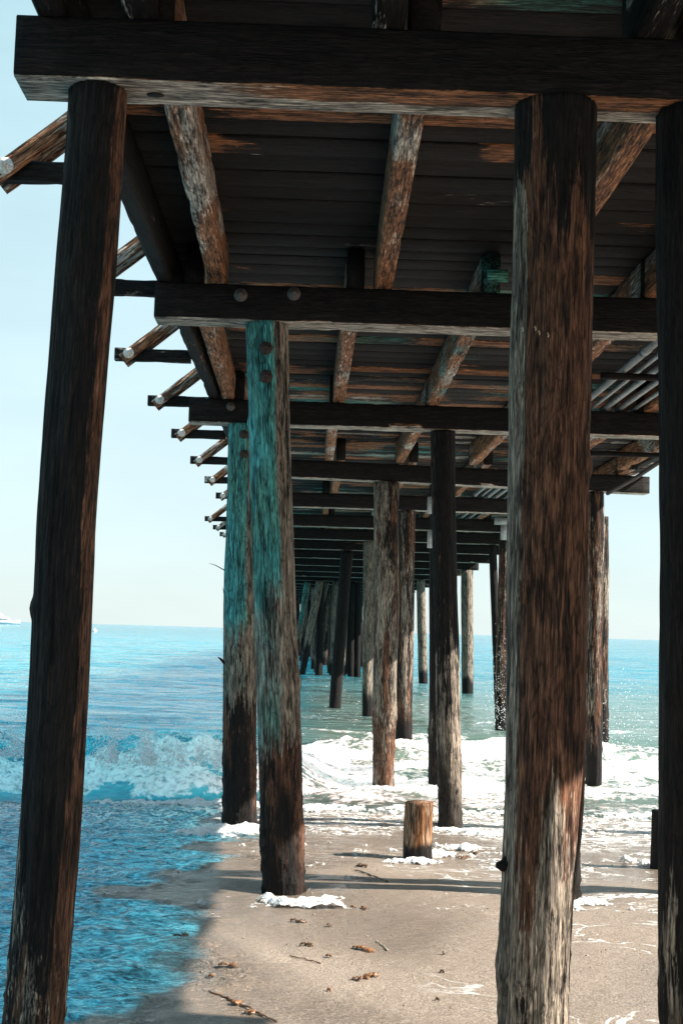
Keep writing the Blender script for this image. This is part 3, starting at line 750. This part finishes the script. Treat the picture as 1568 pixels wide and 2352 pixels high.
ysg = np.concatenate([np.linspace(-40, 2, 30)[:-1], np.linspace(2, 4.8, 40)[:-1], np.linspace(4.8, 18.5, 700), np.linspace(18.5, 60, 60)[1:]])
X, Yg = np.meshgrid(xs, ysg)
Zb, WL = beach_h(X, Yg)
wl2 = sstep(.55, -.5, X + (fbm2(X * 1.3, Yg * 1.0, 3, 18) - .5) * 2.0)
feet = np.zeros_like(X)
for (fx, fy) in pile_feet:
    if fy < 15.5: feet = np.maximum(feet, np.exp(-(((X - fx) / .38) ** 2 + ((Yg - fy) / .38) ** 2)))
wet = np.clip(WL + .85 * wl2 + feet * 1.2 + sstep(.3, .75, fbm2(X * .5 + 3, Yg * .35, 3, 51) + .25 * sstep(1.0, 3.5, X) + .3 * sstep(9, 13, Yg) - .05), 0, 1)
def beach_mat():
    t = NT('wet_sand'); co = t.n('ShaderNodeTexCoord').outputs['Object']
    wet = t.attr('wet'); film = t.attr('film')
    n1 = t.noise(co, 90, 6, .7); n2 = t.noise(co, 2.2, 5, .6, .6); n3_ = t.noise(t.mapping(co, (1, 1.6, 1)), 9, 5, .6, .4)
    c = t.ramp(n1, [(.34, (.10, .078, .06)), (.5, (.28, .222, .175)), (.66, (.54, .45, .37))])
    c = t.mix(t.math('MULTIPLY', n2, .45), c, (.20, .155, .115))
    c = t.mix(t.math('MULTIPLY', wet, .5), c, (.125, .098, .078))
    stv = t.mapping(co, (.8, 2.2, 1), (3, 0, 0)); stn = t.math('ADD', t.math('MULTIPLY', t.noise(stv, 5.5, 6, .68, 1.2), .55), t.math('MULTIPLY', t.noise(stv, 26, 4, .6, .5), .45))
    wc = t.ramp(stn, [(.38, (.010, .03, .042)), (.48, (.07, .24, .31)), (.58, (.26, .64, .74))])  # sky reflection on the shaded wash, painted as blue streaks
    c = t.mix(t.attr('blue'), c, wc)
    # thin foam lace left by the last swash
    def lace(scale, seed, wdt, dist):
        v = t.mapping(co, (1, 1.35, 1), (seed, seed * .7, 0))
        a = t.math('ABSOLUTE', t.math('SUBTRACT', t.noise(v, scale, 3, .55, dist), .5))
        return t.math('SUBTRACT', 1.0, t.ramp(a, [(wdt * .5, 0.0), (wdt, 1.0)]))
    lz = t.math('MULTIPLY', lace(1.3, 3, .020, 1.6), t.ramp(t.noise(co, 1.1, 3, .5), [(.45, 0.0), (.52, 1.0)]))
    lz = t.math('MAXIMUM', lz, t.math('MULTIPLY', lace(3.2, 9, .05, 1.0), t.attr('lace')))
    lz = t.math('MULTIPLY', lz, t.ramp(t.noise(co, 26, 4, .6), [(.40, 0.0), (.5, 1.0)]))
    lz = t.math('MULTIPLY', lz, t.math('ADD', t.attr('lace'), t.attr('lace2'), clamp=True))
    c = t.mix(lz, c, (.80, .80, .78))
    t.l(c, t.p.inputs['Base Color'])
    ro = t.math('SUBTRACT', .62, t.math('MULTIPLY', wet, .47)); ro = t.math('MAXIMUM', ro, t.math('MULTIPLY', lz, .7)); t.l(ro, t.p.inputs['Roughness'])
    t.p.inputs['IOR'].default_value = 1.5
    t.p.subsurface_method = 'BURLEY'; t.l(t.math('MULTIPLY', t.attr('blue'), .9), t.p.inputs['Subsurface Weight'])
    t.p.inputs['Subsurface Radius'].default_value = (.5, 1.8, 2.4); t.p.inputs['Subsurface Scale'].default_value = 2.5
    b = t.bump(n1, .010, .9); b = t.bump(n3_, .03, .5, b)
    rip = t.noise(t.mapping(co, (1, 1.9, 1)), 22, 4, .6, .6); rip2 = t.noise(t.mapping(co, (1, 2.4, 1)), 6.0, 4, .6, 1.0)
    b2 = t.bump(rip, .045, 1.0); b2 = t.bump(rip2, .07, .9, b2)
    mx = t.n('ShaderNodeMix', data_type='VECTOR'); t.l(film, mx.inputs[0]); t.l(b, mx.inputs[4]); t.l(b2, mx.inputs[5])
    b3 = t.bump(lz, .006, .8, mx.outputs[1])
    t.l(b3, t.p.inputs['Normal'])
    return t.m
film = np.clip(np.maximum(WL, .45 * wl2) + .30 * sstep(11.5, 13.5, Yg + (fbm2(X, Yg, 2, 9) - .5) * 2), 0, 1)
lace = sstep(12.0, 14.2, Yg + (fbm2(X * .8, Yg * .8, 2, 91) - .5) * 3)
lace2 = sstep(.7, 1.5, X + (fbm2(X, Yg, 2, 92) - .5)) * .9
bm = mesh_np('beach', np.stack([X, Yg, Zb], -1).reshape(-1, 3), grid_faces(*X.shape), {'wet': wet, 'film': film, 'blue': sstep(.6, 1.0, WL) * sstep(-.40, -.80, X + (fbm2(X * 3, Yg * 3, 3, 19) - .5) * .5), 'lace': lace, 'lace2': lace2}, beach_mat())  # blue mask: painted sky reflection, held to the deck-shadow side
tag(put('beach', bm), kind='structure')

# ------------------------------------------------------------------ SEA
ty = np.concatenate([np.arange(15.2, 27, .032), 27 * 1.0115 ** np.arange(0, 610)])
tx = np.concatenate([-np.geomspace(2.2, .32, 40)[:-1], np.linspace(-.32, .40, 760), np.geomspace(.40, 2.2, 40)[1:]])
TX, TY = np.meshgrid(tx, ty); SX = TX * (TY + 4); SY = TY.copy()
def sea_h(X, Y):
    amp = sstep(15.5, 30, Y) * sstep(900, 120, Y)
    z = np.zeros_like(X)
    Xs, Ys = X * .22, Y * .9
    z += amp * .16 * (fbm2(X * .16, Y * .42 + .8 * fbm2(X * .1, Y * .1, 2, 3), 3, 61) - .5) * 2 * .8
    z += sstep(16, 26, Y) * sstep(260, 60, Y) * .055 * (fbm2(X * .9 + 4, Y * 2.2, 4, 62) - .5) * 2
    # breaker: foot f, crest c
    left = sstep(0.6, -1.6, X)
    sh = shore(X)
    crest = sh + 2.0 + 1.1 * (vn2(X * .45, X * 0, 71) - .5)
    H = .17 + left * (-.02 + .62 * fbm2(X * .8, X * 0, 3, 72)) + .05 * sstep(2, 5, X)
    u = (Y - sh) / (crest - sh)
    prof = np.where(u < 1, np.clip(u, 0, 1) ** .75 * (1.0 + .0 * u), np.exp(-((Y - crest) / (1.5 + .6 * left)) ** 2))
    prof = np.where(u < 0, 0, prof)
    
    z = z * sstep(0, 1.5, Y - crest) + H * prof
    # second bore behind under the pier
    c2 = 21.5 + .8 * (vn2(X * .3, X * 0, 74) - .5); z += (1 - left) * .16 * np.exp(-((Y - c2) / .5) ** 2)
    # trough between sand and still water before the wave
    z = z + np.where(Y < 21, (beach_z(Y) - .06 + .10 * sstep(15.3, 16.6, Y + (fbm2(X * 1.2, Y * 1.2, 3, 15) - .5) * 1.2)) * (1 - sstep(17.0, 20.5, Y - 1.7 * (1 - left))) * (1 - left * sstep(0, 1, u)), 0)
    # foam amount
    edge = (fbm2(X * 1.6, Y * 1.6, 4, 81) - .5)
    f_l = left * sstep(-.25, .15, Y - sh + edge * 1.2) * np.clip(.92 * sstep(1.05, .25, u + edge * 1.8) + .40 * sstep(1.7, 1.0, u + edge * 2.0) * sstep(.42, .58, fbm2(X * 2.1, Y * 2.6, 4, 86)), 0, 1)
    back = 24.2 + 2.0 * (vn2(X * .4, X * 0, 83) - .5) + 1.2 * sstep(1.5, 4, X)
    f_r = (1 - left) * sstep(-.15, .05, Y - sh) * (1 - sstep(back - 2.6, back + .3, Y + edge * 3.2)) 
    hole = sstep(.45, .60, fbm2(X * 1.1 + 5, Y * 1.9, 4, 84)) * .6
    foam = np.clip(np.maximum(f_l, f_r) - hole * (1 - sstep(.1, .6, np.abs(Y - sh - .3) * 0 + f_l)) , 0, 1)
    # scattered streaks offshore
    st = sstep(.60, .70, fbm2(X * .5, Y * 1.4, 4, 85)) * sstep(40, 25, Y) * .45 * (1 - left)
    pre = (1 - left) * sstep(15.6, 17.2, Y) * (Y < sh + .2) * np.clip(fbm2(X * 1.3, Y * 2.2, 4, 93) - .30, 0, 1) * 1.5
    foam = np.clip(np.maximum(foam + st, pre), 0, 1)
    lump = np.abs(fbm2(X * 5.5, Y * 5.5, 4, 87, .6) - .5) * 2
    lump2 = 1 - np.abs(fbm2(X * 2.2, Y * 2.2, 4, 88, .6) - .5) * 4
    z = z + foam * (.022 * (1 - lump * 2.4) + .09 * (1 + .9 * left) * lump2 * .5 + .12 * (fbm2(X * .9, Y * 1.2, 3, 97) - .5) * 2)
    # spurts along the falling lip
    sp = left * np.exp(-((u - .62) / .3) ** 2) * np.clip(fbm2(X * 4, Y * 4, 4, 89, .65) - .53, 0, 1) * .9
    z = z + sp
    return z, foam, left
SZ, FO, LE = sea_h(SX, SY)
SZ = np.where(SY > 60, SZ * sstep(900, 60, SY), SZ)
silt = sstep(75, 26, SY + (fbm2(SX * .1, SY * .1, 2, 9) - .5) * 12) * (1 - LE) * .8
def sea_mat():
    t = NT('sea_water'); co = t.n('ShaderNodeTexCoord').outputs['Object']
    fo = t.attr('foam'); silt = t.attr('silt')
    big = t.noise(t.mapping(co, (.5, 1, 1)), .035, 4, .55)
    c = t.mix(big, (.008, .16, .23), (.014, .23, .28))
    c = t.mix(silt, c, (.13, .175, .13))
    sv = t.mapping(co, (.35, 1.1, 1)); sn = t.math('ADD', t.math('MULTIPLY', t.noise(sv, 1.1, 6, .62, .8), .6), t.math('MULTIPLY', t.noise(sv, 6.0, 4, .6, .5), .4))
    lc = t.ramp(sn, [(.40, (.010, .12, .17)), (.50, (.03, .26, .33)), (.60, (.085, .37, .43))])  # sky-reflection streaks painted into the left water, evening out the deck shadow
    c = t.mix(t.attr('left_sky_sheen'), c, lc)
    n1 = t.noise(co, 11, 7, .65, .3); n0 = t.noise(co, 3.0, 5, .6, .5)
    x = t.math('ADD', fo, t.math('MULTIPLY', t.math('SUBTRACT', n1, .5), 1.5)); x = t.math('ADD', x, t.math('MULTIPLY', t.math('SUBTRACT', n0, .5), 1.1))
    m = t.ramp(x, [(.34, 0.0), (.72, 1.0)])
    # torn lace at the fringes
    vo = t.n('ShaderNodeTexVoronoi', feature='DISTANCE_TO_EDGE'); t.l(t.mapping(co, (1, 1.4, 1)), vo.inputs['Vector']); vo.inputs['Scale'].default_value = 3.2
    la = t.math('MULTIPLY', t.ramp(vo.outputs['Distance'], [(.03, 1.0), (.12, 0.0)]), t.ramp(x, [(.14, 0.0), (.40, 1.0)]))
    m = t.math('MAXIMUM', m, t.math('MULTIPLY', la, .8))
    fc = t.ramp(n1, [(.34, (.24, .29, .30)), (.43, (.56, .61, .62)), (.54, (.84, .86, .86))])  # grey creases: shading between the foam lumps painted into the colour
    t.l(t.mix(m, c, fc), t.p.inputs['Base Color'])
    t.p.subsurface_method = 'BURLEY'; t.l(t.math('SUBTRACT', 1.0, t.math('MULTIPLY', m, .45), clamp=True), t.p.inputs['Subsurface Weight'])
    t.p.inputs['Subsurface Radius'].default_value = (.5, 2.2, 3.2); t.p.inputs['Subsurface Scale'].default_value = 11.0
    t.l(t.math('ADD', .09, t.math('MULTIPLY', m, .7)), t.p.inputs['Roughness']); t.p.inputs['IOR'].default_value = 1.45; t.p.inputs['Specular Tint'].default_value = (.55, .88, 1.0, 1)
    v1 = t.mapping(co, (.35, 1.0, 1)); w1 = t.noise(v1, 3.2, 6, .62, .4); w2 = t.noise(v1, .55, 5, .6, .3); w3 = t.noise(v1, .09, 5, .65, .3)
    b = t.bump(w1, .16, .8); b = t.bump(w2, .8, .7, b); b = t.bump(w3, 4.0, .55, b)
    hb = t.bump(n1, .06, 1.0); hb = t.bump(n0, .16, .8, hb)
    mx = t.n('ShaderNodeMix', data_type='VECTOR'); t.l(m, mx.inputs[0]); t.l(b, mx.inputs[4]); t.l(hb, mx.inputs[5])
    t.l(mx.outputs[1], t.p.inputs['Normal'])
    return t.m
sm = mesh_np('sea', np.stack([SX, SY, SZ], -1).reshape(-1, 3), grid_faces(*SX.shape), {'foam': FO, 'silt': silt, 'left_sky_sheen': sstep(.3, -1.2, SX + .03 * SY) * sstep(420, 120, SY)}, sea_mat())
tag(put('sea', sm), kind='structure')

# ------------------------------------------------------------------ swash foam on the sand
def foam_mat():
    t = NT('sea_foam'); co = t.n('ShaderNodeTexCoord').outputs['Object']
    n1 = t.noise(co, 55, 6, .65); n2 = t.noise(co, 14, 4, .6)
    c = t.ramp(n1, [(.3, (.58, .55, .50)), (.6, (.84, .83, .81))]); t.l(c, t.p.inputs['Base Color'])  # darker creases stand in for shading between bubbles
    t.p.inputs['Roughness'].default_value = .6
    v2_ = t.n('ShaderNodeTexVoronoi', feature='DISTANCE_TO_EDGE'); t.l(t.noise(co, 5, 2, .5) and co, v2_.inputs['Vector']); v2_.inputs['Scale'].default_value = 16
    net = t.ramp(v2_.outputs['Distance'], [(.03, 1.0), (.16, 0.0)])
    dd = t.math('ADD', t.attr('d'), t.math('MULTIPLY', t.math('SUBTRACT', n2, .5), .7))
    al = t.math('MAXIMUM', t.ramp(dd, [(.02, 0.0), (.16, 1.0)]), t.math('MULTIPLY', net, t.ramp(t.math('ADD', dd, .25), [(.02, 0.0), (.22, .8)])))
    t.l(al, t.p.inputs['Alpha'])
    vo = t.n('ShaderNodeTexVoronoi'); t.l(co, vo.inputs['Vector']); vo.inputs['Scale'].default_value = 45
    b = t.bump(vo.outputs['Distance'], -.012, .8); b = t.bump(n1, .01, .7, b); t.l(b, t.p.inputs['Normal'])
    return t.m
FOAM = foam_mat()
gx = np.arange(-2.6, 4.6, .016); gy = np.arange(8.6, 16.4, .016)
GX, GY = np.meshgrid(gx, gy)
bz, _ = beach_h(GX, GY)
fm = np.zeros_like(GX)
def blob(cx, cy, rx, ry, a=1.0):
    global fm
    q = ((GX - cx) / rx) ** 2 + ((GY - cy) / ry) ** 2
    fm = np.maximum(fm, a * np.exp(-q * 1.1))
def at_ground(x, y):
    zz = 0.1
    for _ in range(6):
        p = atz(x, y, zz); zz = float(beach_z(p.y))
    return p
for (x, y, wpx, ry, a) in ((700, 2072, 75, .16, 1.0), (770, 2065, 40, .12, .9), (640, 2078, 50, .10, .9), (740, 2085, 60, .10, .9), (610, 2068, 30, .08, .7), (540, 1912, 90, .30, 1.0), (470, 1918, 70, .25, 1.0), (590, 1905, 45, .25, .9),
                     (960, 1978, 60, .16, 1.0), (905, 1985, 50, .12, .8), (1015, 1965, 60, .2, .9), (1065, 1950, 60, .22, .8), (1040, 1908, 60, .3, 1.0), (1100, 1920, 60, .25, .7), (1350, 2075, 60, .1, .95), (1310, 2090, 40, .08, .7),
                     (1490, 1985, 35, .15, .95), (1440, 1978, 25, .1, .7), (870, 1850, 90, .7, .9), (930, 1862, 70, .5, .7), (800, 1860, 60, .5, .6), (1340, 1835, 50, .5, .9), (1400, 1850, 50, .5, .8), (1250, 1965, 40, .2, .4), (1180, 1960, 60, .15, .5),
                     (1020, 1965, 30, .1, .6), (545, 2125, 14, .03, .85), (1005, 2105, 14, .03, .85), (930, 2100, 20, .03, .6), (855, 2095, 16, .03, .5), (770, 2110, 14, .03, .6)):
    p = at_ground(x, y); blob(p.x, p.y, wpx / 3010 * p.y, ry, a)
sw = sstep(-.9, .2, GY - 16.6 + .4 + .35 * (fbm2(GX * 2, GY * 2, 3, 5) - .5)) ; fm = np.maximum(fm, sw * .75)
fn = fbm2(GX * 9, GY * 9, 4, 33, .6); fn2 = fbm2(GX * 2.5, GY * 3.5, 3, 34)
val = fm * 1.25 + (fn - .5) * 1.5 + (fn2 - .5) * 1.0 - .58
hh = np.sqrt(np.clip(val, 0, 1)) * .055 * (.4 + fn * 1.1)
keep = (val > -.30)
fz = bz + .003 + np.where(val > 0, hh * .9, 0)
fidx = grid_faces(*GX.shape); kf = keep.ravel()[fidx].all(1); fidx = fidx[kf]
un, inv = np.unique(fidx, return_inverse=True)
co = np.stack([GX, GY, fz], -1).reshape(-1, 3)[un]
fo = put('sea_foam', mesh_np('sea_foam', co, inv.reshape(-1, 4), {'d': val.ravel()[un]}, FOAM))
tag(fo, 'lumpy white foam left on the sand around the pile feet', 'foam', kind='stuff')

# ------------------------------------------------------------------ spray
def blobs(name, pts, rad, mat):
    o8 = np.array([(1, 0, 0), (-1, 0, 0), (0, 1, 0), (0, -1, 0), (0, 0, 1), (0, 0, -1)], float)
    f8 = np.array([(0, 2, 4), (2, 1, 4), (1, 3, 4), (3, 0, 4), (2, 0, 5), (1, 2, 5), (3, 1, 5), (0, 3, 5)])
    V = (pts[:, None, :] + o8[None] * rad[:, None, None] * np.random.RandomState(1).uniform(.6, 1.3, (len(pts), 6, 1))).reshape(-1, 3)
    Q = (np.arange(len(pts))[:, None, None] * 6 + f8[None]).reshape(-1, 3)
    return mesh_np(name, V, Q, None, mat)
SPR = simple('spray_drops', (.86, .88, .88), .35, 0, 5, .02)
rs = np.random.RandomState(5); P, Rr = [], []
for j in range(170):                       # plumes over the left breaker
    x0 = rs.uniform(-6.5, -.4); y0 = float(shore(np.array(x0))) + rs.uniform(.3, 1.5); hgt = rs.uniform(.10, .44) * (1.25 if -4.2 < x0 < -2.4 else 1); n = int(60 * hgt / .2)
    lean_ = rs.normal(0, .25)
    for q in range(n):
        t_ = rs.beta(1.1, 2.0); z = .25 + t_ * hgt * 1.6
        P.append((x0 + lean_ * t_ * hgt + rs.normal(0, .03 + .05 * t_), y0 + rs.normal(0, .08) - .1 * t_, z)); Rr.append(rs.uniform(.003, .013) * (1.2 - t_ * .6))
a = aty(1148, 1560, 27.4)
for q in range(420):                       # spray up the pile left of the largest one
    z = rs.beta(1.0, 2.0) * 2.6; P.append((a.x + rs.normal(.05, .20 * (1 - z / 4)), 27.3 + rs.normal(0, .2), z + .1)); Rr.append(rs.uniform(.004, .013) * (1 - z / 4))
a = aty(1400, 1650, 23)
for q in range(400):
    z = rs.beta(1.0, 2.4) * 1.5; P.append((a.x + rs.normal(.2, .5), 22.9 + rs.normal(0, .3), z + .1)); Rr.append(rs.uniform(.003, .010))
sp = put('sea_spray', blobs('sea_spray', np.array(P), np.array(Rr), SPR)); tag(sp, 'white droplets thrown up by the breaking wave', 'spray', kind='stuff')

# ------------------------------------------------------------------ kelp scraps
KELP = simple('kelp', (.17, .075, .03), .4, 0, 30, .6)
KELP_D = simple('kelp_dark', (.07, .035, .015), .4, 0, 30, .6)
def kelp_blade(seed, L=.10, w=.018, mat=KELP):
    r = random.Random(seed); V, Q = [], []; n = 12; a = r.uniform(0, 6.28); x = y = 0; k = r.uniform(-16, 16)
    for i in range(n):
        t = i / (n - 1); ww = w * math.sin(math.pi * min(1, t * .93 + .05)) ** .6 * (1 + .25 * math.sin(t * 19 + seed)); z = .004 + .006 * math.sin(t * 3.1) + .003 * math.sin(t * 14 + seed)
        nx, ny = -math.sin(a), math.cos(a)
        for s, zz in ((-1, .004 * math.sin(t * 23)), (-.3, .006), (.3, .004), (1, -.002 * math.sin(t * 17))):
            V.append((x + nx * ww * s, y + ny * ww * s, z + zz + .004 * s))
        a += k * L / n + r.uniform(-.25, .25); x += math.cos(a) * L / n; y += math.sin(a) * L / n
    for i in range(n - 1):
        for j in range(3): Q.append((i * 4 + j, i * 4 + j + 1, i * 4 + 5 + j, i * 4 + 4 + j))
    me = mesh_np('kelp_blade', np.array(V), np.array(Q), None, mat); return me
def kelp_pt(px): p = at_ground(*px); z, _ = beach_h(np.array([p.x]), np.array([p.y])); return Vector((p.x, p.y, float(z[0])))
def ksolid(o, th=.003):
    m = o.modifiers.new('thick', 'SOLIDIFY'); m.thickness = th
KS = [((832, 2180), .13, KELP, 'curled orange and black kelp blade, largest on the sand'), ((842, 2243), .10, KELP, 'orange kelp blade at the lower centre of the sand'),
      ((826, 2250), .07, KELP, 'short upright orange kelp piece beside the lower orange blade'), ((700, 2174), .07, KELP_D, 'small dark brown kelp curl between the teal pile and the curled blade'),
      ((680, 2120), .09, KELP_D, 'dark kelp piece just below the front teal pile'), ((524, 2222), .08, KELP, 'reddish kelp piece at the edge of the blue shade'),
      ((417, 2160), .08, KELP, 'orange kelp piece on the left at the edge of the shaded water'), ((605, 2070), .07, KELP_D, 'dark kelp scrap touching the foot of the front teal pile'),
      ((716, 2068), .06, KELP, 'small brown scrap in the foam at the front teal pile'), ((752, 2130), .05, KELP_D, 'tiny dark scrap in the middle of the open sand'),
      ((761, 2199), .05, KELP, 'tiny brown scrap left of the curled blade'), ((660, 2068), .06, KELP_D, 'small black scrap under the front teal pile'),
      ((838, 2090), .06, KELP, 'thin brown scrap below the foam patch'), ((815, 2088), .05, KELP, 'thin orange scrap below the foam patch'),
      ((480, 2250), .05, KELP, 'small orange piece beside the reddish kelp'), ((1070, 1970), .13, KELP, 'brown kelp pile right of the short orange stump'),
      ((1090, 1960), .12, KELP_D, 'dark kelp pile right of the short orange stump'), ((825, 1990), .12, KELP_D, 'thin dark strand below the stump shadow'),
      ((540, 2310), .08, KELP, 'brown tangled kelp at the bottom left corner of the sand'), ((575, 2325), .08, KELP, 'orange tangled kelp at the bottom of the sand'),
      ((1017, 2195), .03, KELP_D, 'tiny fleck of weed left of the largest pile, upper'), ((1010, 2235), .04, KELP_D, 'tiny fleck of weed left of the largest pile, lower'),
      ((750, 2275), .04, KELP, 'tiny brown fleck of weed low in the middle'), ((1000, 2297), .03, KELP_D, 'tiny black fleck of weed low at the right')]
for i, (px, L, mt, lab) in enumerate(KS):
    root = bpy.data.objects.new('kelp_scrap', None); COL.objects.link(root); root.location = kelp_pt(px)
    for q in range(3 if L > .09 else 2 if L > .05 else 1):
        b = put('kelp_blade', kelp_blade(i * 5 + q, L * .75 * (1 - .2 * q), L * .17, mt), root, (q * .008, -q * .006, q * .003)); b.rotation_euler.z = q * 1.4; ksolid(b)
    tag(root, lab, 'seaweed', 'kelp scraps on the sand')
def strand(pxs, r, lab, mat):
    pts = [kelp_pt(p) + Vector((0, 0, r)) for p in pxs]; fine = []
    for i in range(len(pts) - 1):
        for k in range(6):
            t = k / 6; fine.append(pts[i].lerp(pts[i + 1], t) + Vector((rng.uniform(-.006, .006), rng.uniform(-.01, .01), rng.uniform(0, .004))))
    o = put('kelp_strand', pipe_mesh('kelp_strand', fine, [r * rng.uniform(.6, 1.3) for _ in fine], mat, 6)); tag(o, lab, 'seaweed')
strand([(480, 2278), (530, 2300), (560, 2312), (600, 2335), (640, 2352)], .005, 'long brown kelp strand along the bottom edge of the shaded water', KELP)
strand([(815, 2000), (840, 2008), (870, 2020), (895, 2030)], .006, 'thin kelp strand on the sand below the orange stump', KELP_D)
strand([(666, 2195), (705, 2205), (745, 2215)], .003, 'hair-thin orange strand left of the curled blade', KELP)
strand([(865, 2160), (880, 2172), (890, 2185)], .004, 'bent pale stick beside the curled kelp blade', NAIL)

rs2 = np.random.RandomState(9); n_ = 420
px_ = rs2.uniform(-1.6, 3.4, n_); py_ = 5.2 + 8 * rs2.rand(n_) ** 1.3; pz_, _ = beach_h(px_, py_)
PEB = simple('pebble_shell', (.20, .15, .12), .5, 0, 40, .9)
deb = put('beach_debris', blobs('beach_debris', np.stack([px_, py_, pz_ + .001], 1), .0025 + .008 * rs2.rand(n_) ** 3, PEB))
tag(deb, 'tiny shell bits and grit scattered over the wet sand', 'debris', kind='stuff')

# ------------------------------------------------------------------ motor yacht and buoy far out
def yacht():
    D = 900.0; p = aty(20, 1431, D)
    root = bpy.data.objects.new('motor_yacht', None); COL.objects.link(root); root.location = (p.x, D, 0)
    tag(root, 'white motor yacht on the horizon, cut by the left edge', 'boat')
    WH = simple('yacht_white', (.75, .75, .76), .35, 0, 1, .05); GL = simple('yacht_glass', (.03, .05, .06), .15, 0, 1, .1)
    st = [(-14, 2.6, 1.8), (-8, 3.0, 2.2), (0, 3.0, 2.5), (5, 2.2, 2.8), (8, .1, 3.1)]
    V, Q = [], []
    for (x, w, h) in st:
        V += [(x * 1.0, -w, h), (x, -w * .7, -.3), (x, w * .7, -.3), (x, w, h)]
    for i in range(4):
        for j in range(3): Q.append((i * 4 + j, i * 4 + 4 + j, i * 4 + 5 + j, i * 4 + 1 + j))
        Q.append((i * 4 + 3, i * 4 + 7, i * 4 + 4, i * 4))
    Q.append((0, 1, 2, 3))
    put('hull', mesh_np('hull', np.array(V, float), np.array(Q), None, WH, False), root)
    def taper(n, x0, x1, z0, z1, w, sl, m):
        V = [(x0, -w, z0), (x1, -w, z0), (x1, w, z0), (x0, w, z0), (x0 + .3, -w * .85, z1), (x1 - sl, -w * .85, z1), (x1 - sl, w * .85, z1), (x0 + .3, w * .85, z1)]
        return put(n, mesh_np(n, np.array(V, float), np.array([(3, 2, 1, 0), (4, 5, 6, 7), (0, 1, 5, 4), (1, 2, 6, 5), (2, 3, 7, 6), (3, 0, 4, 7)]), None, m, False), root)
    taper('main_cabin', -12, 2, 2.4, 4.9, 2.4, 2.6, WH); taper('window_band', -10, .6, 3.3, 4.1, 2.43, 1.0, GL)
    taper('bridge', -10, -3, 4.9, 7.2, 2.0, 2.2, WH); taper('flybridge', -9, -6, 7.2, 8.6, 1.6, .8, WH)
    m = boxes('mast', [(-8.1, -7.9, -.1, .1, 8.6, 11.5), (-8.6, -7.4, -.1, .1, 10.0, 10.15)], WH); put('mast', m, root)
yacht()
bp = atz(218, 1447, 0.25)
if bp.y > 600 or bp.y < 0: bp = Vector((aty(218, 1447, 300).x, 300, 0))
by = put('buoy', lathe('buoy', [(.1, -.5), (.7, -.3), (1.0, .2), (.85, .8), (.45, 1.2), (.12, 1.35), (.10, 1.7)], simple('buoy_white', (.7, .68, .66), .5), 18)); by.scale = (.65, .65, .65); by.location = (aty(218, 1447, 340).x, 340, -.1)
tag(by, 'small white mooring buoy on the blue sea right of the left pile', 'buoy')
